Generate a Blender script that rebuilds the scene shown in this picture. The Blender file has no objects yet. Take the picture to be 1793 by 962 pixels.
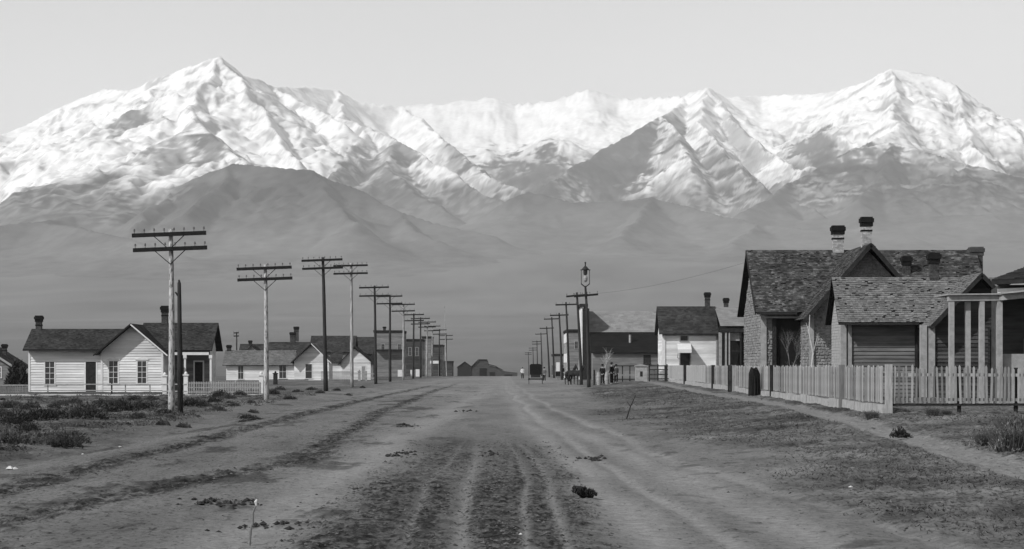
import bpy, bmesh, math, random
import numpy as np
from mathutils import Vector

# ------------------------------------------------------------------ camera, sky, sun, exposure
sc = bpy.context.scene
F = 1838.0          # focal length used for the layout, in photograph pixels (1793 wide)
CX, HOR, EYE = 896.5, 640.0, 2.0
KY = 2.2            # scales depth (y) of ground, mountains and things about the camera; lens scaled alike
Y0 = None           # layout distance of the building being laid out
cam_d = bpy.data.cameras.new('camera')
cam = bpy.data.objects.new('camera', cam_d)
sc.collection.objects.link(cam)
cam.location = (0, 0, EYE)
cam.rotation_euler = (math.radians(90), 0, 0)
cam_d.sensor_width = 36.0
cam_d.lens = 36.0 * F * KY / 1793.0
cam_d.shift_y = (HOR - 481.0) / 1793.0
cam_d.clip_start = 0.1
cam_d.clip_end = 40000
sc.camera = cam

SUN_DIR = Vector((1.0, 0.78, -1.0)).normalized()      # the way the light travels
elev = math.asin(-SUN_DIR.z)
sun_d = bpy.data.lights.new('sun', 'SUN')
sun_d.energy = 4.2
sun_d.angle = math.radians(0.6)
sun_d.color = (1, 1, 1)
sun = bpy.data.objects.new('sun', sun_d)
sun.rotation_euler = SUN_DIR.to_track_quat('-Z', 'Y').to_euler()
sun.location = (-40, -30, 60)
sc.collection.objects.link(sun)

world = bpy.data.worlds.new('World')
sc.world = world
world.use_nodes = True
wn = world.node_tree.nodes
wl = world.node_tree.links
wn.clear()
sky = wn.new('ShaderNodeTexSky')
sky.sky_type = 'NISHITA'
sky.sun_disc = False
sky.sun_elevation = elev
sky.sun_rotation = math.atan2(-SUN_DIR.x, -SUN_DIR.y)
sky.altitude = 2400
sky.air_density = 1.0
sky.dust_density = 4.0
bw = wn.new('ShaderNodeSeparateColor')     # an old black-and-white plate sees only the blue of the sky
bg = wn.new('ShaderNodeBackground')
bg.inputs['Strength'].default_value = 0.13
wo = wn.new('ShaderNodeOutputWorld')
wl.new(sky.outputs[0], bw.inputs[0])
wl.new(bw.outputs[2], bg.inputs[0])
wl.new(bg.outputs[0], wo.inputs[0])

sc.view_settings.view_transform = 'Standard'
sc.view_settings.look = 'None'
sc.view_settings.exposure = 0.0
sc.view_settings.gamma = 1.0
sc.render.engine = 'CYCLES'
sc.cycles.use_denoising = True
sc.cycles.max_bounces = 6
sc.cycles.volume_bounces = 1
sc.cycles.diffuse_bounces = 3

R = random.Random(7)
COL = sc.collection


def at(px, py, D):
    """world point of a photograph pixel at distance D down the street"""
    return Vector(((px - CX) * D / F, D, EYE + (HOR - py) * D / F))


def DE(D):
    return D if Y0 is None else Y0 + (D - Y0) / KY


def PX(px, D):
    return (px - CX) * DE(D) / F


def PZ(py, D):
    return EYE + (HOR - py) * DE(D) / F


FIXED = set()       # objects already standing at their stretched distance


def stretch(mb, y0=0.0):
    mb.v = [(a, y0 + (b - y0) * KY, c) for a, b, c in mb.v]
    return mb


# ------------------------------------------------------------------ materials (all neutral greys)
MATS = {}


def mat(name, g, var=0.25, scale=3.0, rough=0.9, bump=0.0, bscale=30.0, island=0.0, stretch=(1, 1, 1), spec=0.06, g2=None, spots=None, orand=0.0):
    """procedural grey: two noise layers, optional per-piece variation, optional bump"""
    m = bpy.data.materials.new(name)
    m.use_nodes = True
    n, l = m.node_tree.nodes, m.node_tree.links
    b = n['Principled BSDF']
    b.inputs['Roughness'].default_value = rough
    b.inputs['Specular IOR Level'].default_value = spec
    tc = n.new('ShaderNodeTexCoord')
    mp = n.new('ShaderNodeMapping')
    mp.inputs['Scale'].default_value = stretch
    l.new(tc.outputs['Object'], mp.inputs[0])
    n1 = n.new('ShaderNodeTexNoise')
    n1.inputs['Scale'].default_value = scale
    n1.inputs['Detail'].default_value = 6
    n1.inputs['Roughness'].default_value = 0.65
    l.new(mp.outputs[0], n1.inputs['Vector'])
    r1 = n.new('ShaderNodeMapRange')
    r1.inputs['From Min'].default_value = 0.3
    r1.inputs['From Max'].default_value = 0.7
    r1.inputs['To Min'].default_value = g * (1 - var)
    r1.inputs['To Max'].default_value = (g2 if g2 else g * (1 + var))
    l.new(n1.outputs[0], r1.inputs['Value'])
    out = r1.outputs[0]
    if island:
        ge = n.new('ShaderNodeNewGeometry')
        r2 = n.new('ShaderNodeMapRange')
        r2.inputs['To Min'].default_value = 1 - island
        r2.inputs['To Max'].default_value = 1 + island
        l.new(ge.outputs['Random Per Island'], r2.inputs['Value'])
        mu = n.new('ShaderNodeMath')
        mu.operation = 'MULTIPLY'
        l.new(out, mu.inputs[0])
        l.new(r2.outputs[0], mu.inputs[1])
        out = mu.outputs[0]
    if orand:
        oi = n.new('ShaderNodeObjectInfo')
        r2 = n.new('ShaderNodeMapRange')
        r2.inputs['To Min'].default_value = 1 - orand
        r2.inputs['To Max'].default_value = 1 + orand
        l.new(oi.outputs['Random'], r2.inputs['Value'])
        mu = n.new('ShaderNodeMath')
        mu.operation = 'MULTIPLY'
        l.new(out, mu.inputs[0])
        l.new(r2.outputs[0], mu.inputs[1])
        out = mu.outputs[0]
    if spots:
        n3 = n.new('ShaderNodeTexNoise')
        n3.inputs['Scale'].default_value = spots[0]
        n3.inputs['Detail'].default_value = 3
        l.new(mp.outputs[0], n3.inputs['Vector'])
        r3 = n.new('ShaderNodeMapRange')
        r3.inputs['From Min'].default_value = spots[1]
        r3.inputs['From Max'].default_value = spots[1] + 0.08
        r3.inputs['To Min'].default_value = 1
        r3.inputs['To Max'].default_value = spots[2]
        l.new(n3.outputs[0], r3.inputs['Value'])
        mu = n.new('ShaderNodeMath')
        mu.operation = 'MULTIPLY'
        l.new(out, mu.inputs[0])
        l.new(r3.outputs[0], mu.inputs[1])
        out = mu.outputs[0]
    cc = n.new('ShaderNodeCombineColor')
    for k in range(3):
        l.new(out, cc.inputs[k])
    l.new(cc.outputs[0], b.inputs['Base Color'])
    if bump:
        n2 = n.new('ShaderNodeTexNoise')
        n2.inputs['Scale'].default_value = bscale
        n2.inputs['Detail'].default_value = 4
        l.new(mp.outputs[0], n2.inputs['Vector'])
        bp = n.new('ShaderNodeBump')
        bp.inputs['Strength'].default_value = bump
        bp.inputs['Distance'].default_value = 0.03
        l.new(n2.outputs[0], bp.inputs['Height'])
        l.new(bp.outputs[0], b.inputs['Normal'])
    MATS[name] = m
    return m


def mat_attr(name, rough=0.95, bump=0.0, bscale=20.0, nvar=0.2, nscale=8.0, speck=False, bdist=0.05):
    """grey from the point attribute 'alb', with fine noise grain on top"""
    m = bpy.data.materials.new(name)
    m.use_nodes = True
    n, l = m.node_tree.nodes, m.node_tree.links
    b = n['Principled BSDF']
    b.inputs['Roughness'].default_value = rough
    b.inputs['Specular IOR Level'].default_value = 0.1
    a = n.new('ShaderNodeAttribute')
    a.attribute_name = 'alb'
    tc = n.new('ShaderNodeTexCoord')
    n1 = n.new('ShaderNodeTexNoise')
    n1.inputs['Scale'].default_value = nscale
    n1.inputs['Detail'].default_value = 7
    n1.inputs['Roughness'].default_value = 0.7
    l.new(tc.outputs['Object'], n1.inputs['Vector'])
    r1 = n.new('ShaderNodeMapRange')
    r1.inputs['From Min'].default_value = 0.3
    r1.inputs['From Max'].default_value = 0.7
    r1.inputs['To Min'].default_value = 1 - nvar
    r1.inputs['To Max'].default_value = 1 + nvar
    l.new(n1.outputs[0], r1.inputs['Value'])
    mu = n.new('ShaderNodeMath')
    mu.operation = 'MULTIPLY'
    l.new(a.outputs['Fac'], mu.inputs[0])
    l.new(r1.outputs[0], mu.inputs[1])
    cc = n.new('ShaderNodeCombineColor')
    out = mu.outputs[0]
    if speck:  # dark specks: dung, plus the shade of clods put into the colour
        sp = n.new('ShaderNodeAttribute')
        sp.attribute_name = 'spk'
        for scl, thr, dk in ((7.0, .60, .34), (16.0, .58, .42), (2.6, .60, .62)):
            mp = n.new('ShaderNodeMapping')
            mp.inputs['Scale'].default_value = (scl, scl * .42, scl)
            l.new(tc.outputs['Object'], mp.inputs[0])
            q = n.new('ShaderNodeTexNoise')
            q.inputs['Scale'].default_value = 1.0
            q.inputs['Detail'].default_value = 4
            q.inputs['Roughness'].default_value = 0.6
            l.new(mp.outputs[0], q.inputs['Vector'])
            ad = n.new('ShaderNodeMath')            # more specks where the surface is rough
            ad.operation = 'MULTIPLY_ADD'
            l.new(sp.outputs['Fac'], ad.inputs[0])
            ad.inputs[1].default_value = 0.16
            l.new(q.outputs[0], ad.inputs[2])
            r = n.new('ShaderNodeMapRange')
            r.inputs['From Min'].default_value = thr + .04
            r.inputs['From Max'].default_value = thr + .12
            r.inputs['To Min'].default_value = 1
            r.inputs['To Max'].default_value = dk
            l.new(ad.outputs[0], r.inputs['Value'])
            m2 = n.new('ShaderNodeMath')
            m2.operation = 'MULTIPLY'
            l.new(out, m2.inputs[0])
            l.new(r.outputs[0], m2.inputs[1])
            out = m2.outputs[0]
    for k in range(3):
        l.new(out, cc.inputs[k])
    l.new(cc.outputs[0], b.inputs['Base Color'])
    if bump:
        n2 = n.new('ShaderNodeTexNoise')
        n2.inputs['Scale'].default_value = bscale
        n2.inputs['Detail'].default_value = 5
        l.new(tc.outputs['Object'], n2.inputs['Vector'])
        bp = n.new('ShaderNodeBump')
        bp.inputs['Strength'].default_value = bump
        bp.inputs['Distance'].default_value = bdist
        l.new(n2.outputs[0], bp.inputs['Height'])
        l.new(bp.outputs[0], b.inputs['Normal'])
    MATS[name] = m
    return m


mat('white_paint', 0.54, 0.26, 0.7, 0.8, 0.15, 20, island=0.12, stretch=(0.4, 0.4, 2))
mat('white_trim', 0.55, 0.10, 3, 0.75)
mat('grey_trim', 0.24, 0.25, 4, 0.85)
mat('pale_trim', 0.26, 0.25, 4, 0.85)
mat('dark_siding', 0.05, 0.4, 2.0, 0.9, 0.2, 25, island=0.35, stretch=(0.3, 0.3, 2))
mat('grey_siding', 0.15, 0.3, 2.0, 0.9, 0.2, 25, island=0.2, stretch=(0.3, 0.3, 2))
mat('brown_siding', 0.13, 0.4, 2.0, 0.9, 0.2, 25, island=0.35, stretch=(0.3, 0.3, 2))
mat('dark_wood', 0.023, 0.4, 4, 0.9, 0.2, 30)
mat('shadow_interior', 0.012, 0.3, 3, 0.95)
mat('fence_wood', 0.22, 0.3, 5, 0.95, 0.3, 40, island=0.1, stretch=(3, 3, 0.4), orand=0.45)
mat('fence_white', 0.30, 0.2, 4, 0.9)
mat('pole_wood', 0.17, 0.6, 2.2, 0.95, 0.5, 12, stretch=(3, 3, 0.5), g2=0.42)
mat('pole_pale', 0.33, 0.4, 2.0, 0.95, 0.4, 12, stretch=(3, 3, 0.6), spots=(7, 0.53, 0.3))
mat('pole_dark', 0.03, 0.5, 2.2, 0.95, 0.4, 12, stretch=(3, 3, 0.4))
mat('crossarm_wood', 0.015, 0.4, 6, 0.9)
mat('insulator_glass', 0.09, 0.3, 6, 0.35, spec=0.5)
mat('shingle_old', 0.052, 0.5, 0.9, 0.95, 0.3, 40, island=0.42, spots=(3.2, 0.54, 2.0))
mat('shingle_weathered', 0.135, 0.3, 1.3, 0.95, 0.3, 40, island=0.28)
mat('shingle_dark', 0.034, 0.4, 0.8, 0.95, 0.3, 40, island=0.35)
mat('shingle_grey', 0.11, 0.25, 1.0, 0.95, 0.2, 30, island=0.2)
mat('tar_roof', 0.011, 0.3, 0.8, 0.9, 0.1, 10)
mat('pale_roof', 0.19, 0.22, 0.8, 0.9, 0.1, 10, island=0.12)
mat('stone', 0.19, 0.3, 3, 0.95, 0.6, 14, island=0.22, spots=(3, 0.62, 0.45))
mat('mortar', 0.21, 0.3, 6, 0.95, 0.4, 30)
mat('brick_dark', 0.05, 0.4, 6, 0.9, 0.3, 30, island=0.35)
mat('brick_pale', 0.30, 0.35, 6, 0.9, 0.3, 30, island=0.3)
mat('soot', 0.012, 0.4, 6, 0.95)
mat('base_stone', 0.26, 0.3, 3, 0.95, 0.4, 15, island=0.2)
mat('cloth_dark', 0.01, 0.4, 8, 0.95)
mat('cloth_mid', 0.09, 0.3, 8, 0.95)
mat('cloth_white', 0.62, 0.1, 8, 0.9)
mat('skin', 0.25, 0.15, 8, 0.7)
mat('horse_hide', 0.018, 0.4, 3, 0.8)
mat('iron', 0.015, 0.3, 6, 0.5, spec=0.4)
mat('bark', 0.14, 0.4, 6, 0.95, 0.5, 20)
mat('bark_pale', 0.35, 0.3, 6, 0.95, 0.4, 20)
mat('sage_leaf', 0.06, 0.4, 2.0, 0.95, island=0.5)
mat('sage_dark', 0.035, 0.4, 2.0, 0.95, island=0.5)
mat('dry_leaf', 0.075, 0.4, 2.0, 0.95, island=0.5)
mat('weed_pale', 0.14, 0.4, 2.0, 0.95, island=0.5)
mat('dung', 0.03, 0.4, 10, 0.95, 0.4, 40, island=0.3)
mat('clod', 0.075, 0.4, 10, 0.95, 0.4, 40, island=0.4)
mat('paper', 0.45, 0.1, 5, 0.9)
mat('boardwalk', 0.36, 0.25, 2, 0.95, island=0.15)
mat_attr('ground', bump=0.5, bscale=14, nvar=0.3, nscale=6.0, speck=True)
mat_attr('mountain', nvar=0.14, nscale=0.03, bump=0.3, bscale=0.012, bdist=10)

g_ = bpy.data.materials.new('window_glass')
g_.use_nodes = True
_b = g_.node_tree.nodes['Principled BSDF']
_n = g_.node_tree.nodes.new('ShaderNodeTexNoise')
_n.inputs['Scale'].default_value = 1.5
_r = g_.node_tree.nodes.new('ShaderNodeMapRange')
_r.inputs['To Min'].default_value = 0.015
_r.inputs['To Max'].default_value = 0.045
_c = g_.node_tree.nodes.new('ShaderNodeCombineColor')
g_.node_tree.links.new(_n.outputs[0], _r.inputs['Value'])
for k in range(3):
    g_.node_tree.links.new(_r.outputs[0], _c.inputs[k])
g_.node_tree.links.new(_c.outputs[0], _b.inputs['Base Color'])
_b.inputs['Roughness'].default_value = 0.12
_b.inputs['Specular IOR Level'].default_value = 0.5
MATS['window_glass'] = g_


# ------------------------------------------------------------------ noise
_rng = np.random.RandomState(11)
_ANG = _rng.rand(4096) * 2 * np.pi
_GX, _GY = np.cos(_ANG), np.sin(_ANG)


def perlin(x, y, seed=0):
    xi = np.floor(x).astype(np.int64)
    yi = np.floor(y).astype(np.int64)
    fx, fy = x - xi, y - yi
    u = fx * fx * fx * (fx * (fx * 6 - 15) + 10)
    v = fy * fy * fy * (fy * (fy * 6 - 15) + 10)

    def g(ix, iy, dx, dy):
        h = ((ix * 73856093) ^ (iy * 19349663) ^ (seed * 83492791)) & 4095
        return _GX[h] * dx + _GY[h] * dy
    a = g(xi, yi, fx, fy)
    b = g(xi + 1, yi, fx - 1, fy)
    c = g(xi, yi + 1, fx, fy - 1)
    d = g(xi + 1, yi + 1, fx - 1, fy - 1)
    return (a + (b - a) * u + (c - a) * v + (a - b - c + d) * u * v) * 1.5


def fbm(x, y, octv=4, seed=0, gain=0.5):
    s, a, f = 0, 1.0, 1.0
    for k in range(octv):
        s = s + a * perlin(x * f, y * f, seed + k)
        a *= gain
        f *= 2.03
    return s


def sstep(a, b, x):
    t = np.clip((x - a) / (b - a), 0, 1)
    return t * t * (3 - 2 * t)


# ------------------------------------------------------------------ object helpers
class MB:
    def __init__(s):
        s.v, s.f, s.m = [], [], []
        s.mi = 0

    def face(s, pts):
        i = len(s.v)
        s.v += [tuple(p) for p in pts]
        s.f.append(tuple(range(i, i + len(pts))))
        s.m.append(s.mi)

    def hexa(s, p):
        """8 points: bottom 0-3, top 4-7 (same order)"""
        i = len(s.v)
        s.v += [tuple(q) for q in p]
        for f in ((3, 2, 1, 0), (4, 5, 6, 7), (0, 1, 5, 4), (1, 2, 6, 5), (2, 3, 7, 6), (3, 0, 4, 7)):
            s.f.append(tuple(i + k for k in f))
            s.m.append(s.mi)

    def box(s, x0, x1, y0, y1, z0, z1):
        s.hexa([(x0, y0, z0), (x1, y0, z0), (x1, y1, z0), (x0, y1, z0), (x0, y0, z1), (x1, y0, z1), (x1, y1, z1), (x0, y1, z1)])

    def beam(s, a, b, w, h=None):
        """square bar between two points"""
        h = h or w
        a, b = Vector(a), Vector(b)
        d = (b - a).normalized()
        up = Vector((0, 0, 1)) if abs(d.z) < 0.95 else Vector((0, 1, 0))
        r = d.cross(up).normalized() * w / 2
        u = r.cross(d).normalized() * h / 2
        s.hexa([a - r - u, a + r - u, b + r - u, b - r - u, a - r + u, a + r + u, b + r + u, b - r + u])

    def tube(s, pts, rad, n=8, cap=True):
        pts = [Vector(p) for p in pts]
        if not hasattr(rad, '__len__'):
            rad = [rad] * len(pts)
        base = len(s.v)
        prev = None
        for k, p in enumerate(pts):
            d = (pts[min(k + 1, len(pts) - 1)] - pts[max(k - 1, 0)])
            d = d.normalized() if d.length else Vector((0, 0, 1))
            if prev is None:
                up = Vector((0, 1, 0)) if abs(d.y) < 0.9 else Vector((1, 0, 0))
                r = d.cross(up).normalized()
            else:
                r = (prev - d * prev.dot(d)).normalized()
            prev = r
            u = d.cross(r)
            for j in range(n):
                t = 2 * math.pi * j / n
                s.v.append(tuple(p + (r * math.cos(t) + u * math.sin(t)) * rad[k]))
        for k in range(len(pts) - 1):
            for j in range(n):
                a = base + k * n + j
                b = base + k * n + (j + 1) % n
                s.f.append((a, b, b + n, a + n))
                s.m.append(s.mi)
        if cap:
            s.f.append(tuple(base + j for j in reversed(range(n))))
            s.f.append(tuple(base + (len(pts) - 1) * n + j for j in range(n)))
            s.m += [s.mi, s.mi]

    def lathe(s, prof, c, n=12):
        """profile [(r,z)] about vertical axis at c"""
        s.tube([(c[0], c[1], c[2] + z) for r, z in prof], [max(r, 1e-3) for r, z in prof], n)

    def prism(s, poly, d):
        """planar polygon extruded by vector d"""
        d = Vector(d)
        P = [Vector(p) for p in poly]
        n = len(P)
        i = len(s.v)
        s.v += [tuple(p) for p in P] + [tuple(p + d) for p in P]
        s.f.append(tuple(i + k for k in range(n)))
        s.f.append(tuple(i + n + k for k in reversed(range(n))))
        s.m += [s.mi, s.mi]
        for k in range(n):
            s.f.append((i + k, i + n + k, i + n + (k + 1) % n, i + (k + 1) % n))
            s.m.append(s.mi)

    def build(s, name, m, parent=None, kind=None, loc=None, smooth=False, label=None):
        o_ = Vector((0, 0, 0))
        if parent is not None:
            r = parent
            while r.parent:
                r = r.parent
            o_ = Vector(r.location)
        elif loc is not None:
            o_ = Vector(loc)
        me = bpy.data.meshes.new(name)
        me.from_pydata([(a - o_.x, b - o_.y, c - o_.z) for a, b, c in s.v], [], s.f)
        ms = m if isinstance(m, (list, tuple)) else [m]
        for q in ms:
            me.materials.append(MATS[q])
        if len(ms) > 1:
            me.polygons.foreach_set('material_index', s.m)
        if smooth:
            me.polygons.foreach_set('use_smooth', [True] * len(me.polygons))
        bm = bmesh.new()
        bm.from_mesh(me)
        bmesh.ops.recalc_face_normals(bm, faces=bm.faces)
        bm.to_mesh(me)
        bm.free()
        o = bpy.data.objects.new(name, me)
        COL.objects.link(o)
        if parent is not None:
            o.parent = parent
        elif loc is not None:
            o.location = loc
        if kind:
            o['kind'] = kind
        if label:
            o['label'] = label
        return o


def tag(o, label, cat, group=None):
    o['label'] = label
    o['category'] = cat
    if group:
        o['group'] = group
    return o


def thing(name, label, cat, loc, group=None):
    o = bpy.data.objects.new(name, None)
    o.empty_display_size = 0.3
    COL.objects.link(o)
    o.location = loc
    return tag(o, label, cat, group)


def copy_tree(o, parent=None):
    c = o.copy()
    COL.objects.link(c)
    c.parent = parent
    for ch in list(o.children):
        copy_tree(ch, c)
    return c


# ------------------------------------------------------------------ the ground
_py = np.array([0, 150, 200, 300, 420, 600, 1000, 1500, 2000, 2500, 3000, 3500, 4000, 4600, 5400, 9500], float)
_pz = np.array([0, 0, -.15, -1.1, -2.4, -4.2, 2, 44, 104, 188, 288, 392, 490, 590, 660, 700], float)


def plain(y):
    return np.interp(y, _py, _pz)


def bank(x, y):
    """broad shape of the near ground"""
    rb = 0.6 * sstep(2.0, 13.0, x + 0 * y) * sstep(4, 30, y) * (1 - 0.55 * sstep(100, 180, y))
    lb = 0.10 * sstep(-10.5, -13.5, x) - 0.10 * sstep(-9, -10.5, x) * (1 - sstep(-10.5, -12, x))
    crown = -0.004 * np.clip(np.abs(x + 2.5) - 3, 0, 5)
    return (rb + lb + crown) * (1 - sstep(220, 320, y)) + plain(y)


def gz(x, y):
    return float(bank(np.array([float(x)]), np.array([float(y)]))[0])


# lines that run down the street: each a (y, x) polyline
PATH = ([0, 14, 17.8, 25.6, 39, 59, 75, 92, 110], [8.3, 8.5, 8.75, 9.2, 10.4, 10.7, 11.3, 12.2, 13.0])
TR_R1 = ([0, 11.4, 20, 30.6, 50, 90, 180], [1.75, 1.55, 1.15, .8, .2, -.8, -1.2])
TR_R2 = ([0, 11.4, 16.5, 24.2, 32, 40.4, 60, 110, 180], [4.0, 3.42, 3.17, 2.68, 1.8, .96, .3, -.3, -.8])
TR_R3 = ([0, 11.4, 18, 25, 36.8, 60, 110, 180], [5.6, 4.9, 3.9, 3.2, 2.5, 1.4, .2, -.5])
TR_R4 = ([0, 11.4, 20, 30.6, 50, 90, 180], [2.7, 2.4, 1.95, 1.4, .6, -.6, -1.1])
TR_L1 = ([0, 11.4, 20, 30, 50, 90, 180], [-3.3, -3.1, -3.2, -3.1, -2.8, -2.2, -1.6])
TR_M1 = ([0, 11.4, 17, 24, 30], [-.5, -.53, -.72, -.85, -.9])
TR_M2 = ([0, 11.4, 17, 24, 30], [-1.2, -1.12, -1.35, -1.3, -1.2])
TR_M3 = ([0, 11.4, 17, 24, 30], [.1, .12, .22, .05, -.3])
TR_M4 = ([0, 11.4, 17, 24, 30], [.6, .55, .6, .35, 0])
RUT_L = ([0, 16.7, 25, 35, 60, 100], [-8.0, -8.15, -8.3, -8.5, -8.6, -8.0])
RUT_L2 = ([0, 13, 18, 22.5, 30, 45, 70], [-7.2, -6.6, -5.6, -4.4, -4.9, -5.6, -6.0])


def near(x, y, ln, w):
    return np.exp(-((x - np.interp(y, ln[0], ln[1])) / w) ** 2)


def field(x, y):
    """height, albedo and class (0 ground, 1 road, 2 footpath) of the ground"""
    z = bank(x, y)
    fade = 1 - sstep(60, 160, y)
    n_lo = fbm(x * .09, y * .09, 3, 5)
    n_mid = fbm(x * .8, y * .35, 4, 9)
    n_hi = fbm(x * 3.1, y * 4.4, 3, 21)
    n_vhi = fbm(x * 8, y * 11, 2, 33)
    wob = 0.25 * fbm(x * .25, y * .12, 3, 41)
    xw = x + wob
    # street limits
    edge = 1.3 * fbm(x * .2, y * .15, 4, 55)
    lim_l = np.interp(y, [0, 23, 38, 56, 90, 180, 400], [-10.6, -10.9, -12.0, -13.0, -12.5, -11.5, -11])
    lim_r = np.interp(y, [0, 15, 22, 40, 60, 92, 180, 400], [5.0, 4.6, 4.9, 4.2, 4.6, 6.0, 6.0, 6])
    inside = np.minimum(x - lim_l, lim_r - x) + edge * (x > 0) + .45 * edge * (x <= 0)
    road = (inside > 0) & (y < 420)
    soft = sstep(-1.6, 1.4, inside) * (1 - sstep(330, 420, y))
    # dusty street
    alb = 0.128 * (1 + .22 * n_lo + .16 * n_mid + .1 * n_hi)
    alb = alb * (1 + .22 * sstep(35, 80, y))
    # rough unworn strip between the wheel tracks
    strip = sstep(-3.3, -1.6, xw + .5 * n_mid) * (1 - sstep(.55, 1.5, xw + .4 * n_mid)) * (1 - sstep(17, 29, y + 3 * n_lo + 2 * n_mid))
    clod = np.clip(n_hi + .35 * n_vhi - .12, 0, 1)
    z = z + strip * (0.02 + 0.035 * clod) + strip * .012 * n_vhi
    alb = alb * (1 - .30 * strip) * (1 - .6 * strip * sstep(.15, .5, n_hi + .4 * n_mid + .3 * n_vhi))
    for ln, w, dep in ((TR_M1, .12, .05), (TR_M2, .05, .04), (TR_M3, .05, .03), (TR_M4, .07, .03)):
        k = near(x + .35 * wob, y, ln, w) * strip
        z -= k * (dep * .6 + .02 * clod)
        alb = alb * (1 - k) + k * .15
    # worn pale tracks
    trk = np.maximum.reduce([near(xw, y, TR_M1, .14), .8 * near(xw, y, TR_M2, .06), .8 * near(xw, y, TR_M3, .07), .8 * near(xw, y, TR_M4, .08)]) * strip
    rutk = 0 * x
    for ln, w in ((TR_R1, .40), (TR_R2, .46), (TR_R3, .2), (TR_R4, .16), (TR_L1, .75)):
        k = near(xw, y, ln, w) * (.65 + .35 * np.clip(1 + n_mid, 0, 1))
        z -= .035 * k * fade
        trk = np.maximum(trk, k * .85)
        alb = alb * (1 - k) + k * .185 * (1 + .07 * n_mid)
    # broken ruts and scattered manure on the left of the street
    for ln, w, a in ((RUT_L, .55, 1.0), (RUT_L2, .5, .9)):
        k = near(x + .6 * wob, y, ln, w) * fade
        cl = np.clip(fbm(x * 2.6, y * 1.6, 4, 61) * 1.4 + .15, 0, 1) * k * a
        z += .05 * cl + .02 * k * n_vhi - .03 * k
        rutk = np.maximum(rutk, k)
        alb = alb * (1 - .62 * sstep(.12, .5, cl))
    left = sstep(0, -3, x) * soft * fade
    blot = sstep(.34, .62, fbm(x * .55 + 3, y * .30, 5, 71) + .3 * n_hi + .2 * n_vhi) * left
    alb = alb * (1 - .55 * blot)
    z += .02 * blot * (n_hi + .3)
    rightr = sstep(1.5, 3.5, x) * soft * fade
    blot = sstep(.42, .7, fbm(x * 1.3, y * 1.4, 5, 77) + .3 * n_vhi) * rightr
    alb = alb * (1 - .45 * blot)
    # fine surface
    z = z + (.010 * n_hi + .006 * n_vhi) * (1 - sstep(25, 60, y)) + .018 * n_mid * fade
    # rough ground beside the street
    rough = 1 - soft
    g_alb = 0.09 * np.clip(1 + .35 * n_lo + .75 * fbm(x * .4, y * .6, 5, 81) + .3 * n_hi + .2 * n_vhi, .3, 2)
    g_alb = np.where(x < 0, g_alb * 1.05, g_alb)
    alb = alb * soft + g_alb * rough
    z = z + rough * fade * (.05 * fbm(x * .5, y * .5, 4, 91) + .03 * n_hi + .012 * n_vhi)
    # footpath in front of the fence
    dp = np.abs(x - np.interp(y, PATH[0], PATH[1]) + .12 * n_mid)
    path = (dp < .42) & (y < 112) & (y > 6)
    k = np.clip(1 - sstep(.25, .62, dp), 0, 1) * (y < 112)
    z -= .06 * k
    alb = alb * (1 - k) + k * .155
    # valley floor: meadow bands, paler towards the fans
    far = sstep(300, 900, y)
    band = fbm(x * .0009 + 4, y * .006, 4, 101)
    patch = fbm(x * .003, y * .004, 4, 111)
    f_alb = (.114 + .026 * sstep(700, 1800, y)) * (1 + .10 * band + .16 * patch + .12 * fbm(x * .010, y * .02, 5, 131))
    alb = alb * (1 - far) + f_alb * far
    z = z + sstep(700, 2500, y) * (14 * fbm(x * .0012, y * .0012, 3, 121))
    cls = np.where(path, 2, np.where(road, 1, 0))
    global SPK
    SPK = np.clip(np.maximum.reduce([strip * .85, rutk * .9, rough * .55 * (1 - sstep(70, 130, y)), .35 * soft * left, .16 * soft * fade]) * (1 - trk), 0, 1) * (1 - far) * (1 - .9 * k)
    return z, np.clip(alb, .012, .5), cls


def axis_x():
    a = list(np.arange(0, 11.0, .055))
    d = .06
    while a[-1] < 60:
        a.append(a[-1] + d)
        d *= 1.022
    while a[-1] < 6500:
        a.append(a[-1] + d)
        d *= 1.10
    a = np.array(a)
    return np.concatenate([-a[::-1][:-1], a])


def axis_y():
    a = [-40, -20, -8, 0, 4, 7]
    while a[-1] < 4900:
        y = a[-1]
        a.append(y + (.0048 * y if y < 60 else .009 * y if y < 250 else .03 * y))
    return np.array(a)


def grid_mesh(xs, ys, fn):
    Xg, Yg = np.meshgrid(xs, ys)
    global SPK
    SPK = None
    z, alb, cls = fn(Xg.ravel(), Yg.ravel())
    nx, ny = len(xs), len(ys)
    co = np.stack([Xg.ravel(), Yg.ravel() * KY, z], 1)
    i = (np.arange(ny - 1)[:, None] * nx + np.arange(nx - 1)[None, :]).ravel()
    quads = np.stack([i, i + 1, i + nx + 1, i + nx], 1)
    return co, quads, alb, cls


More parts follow.
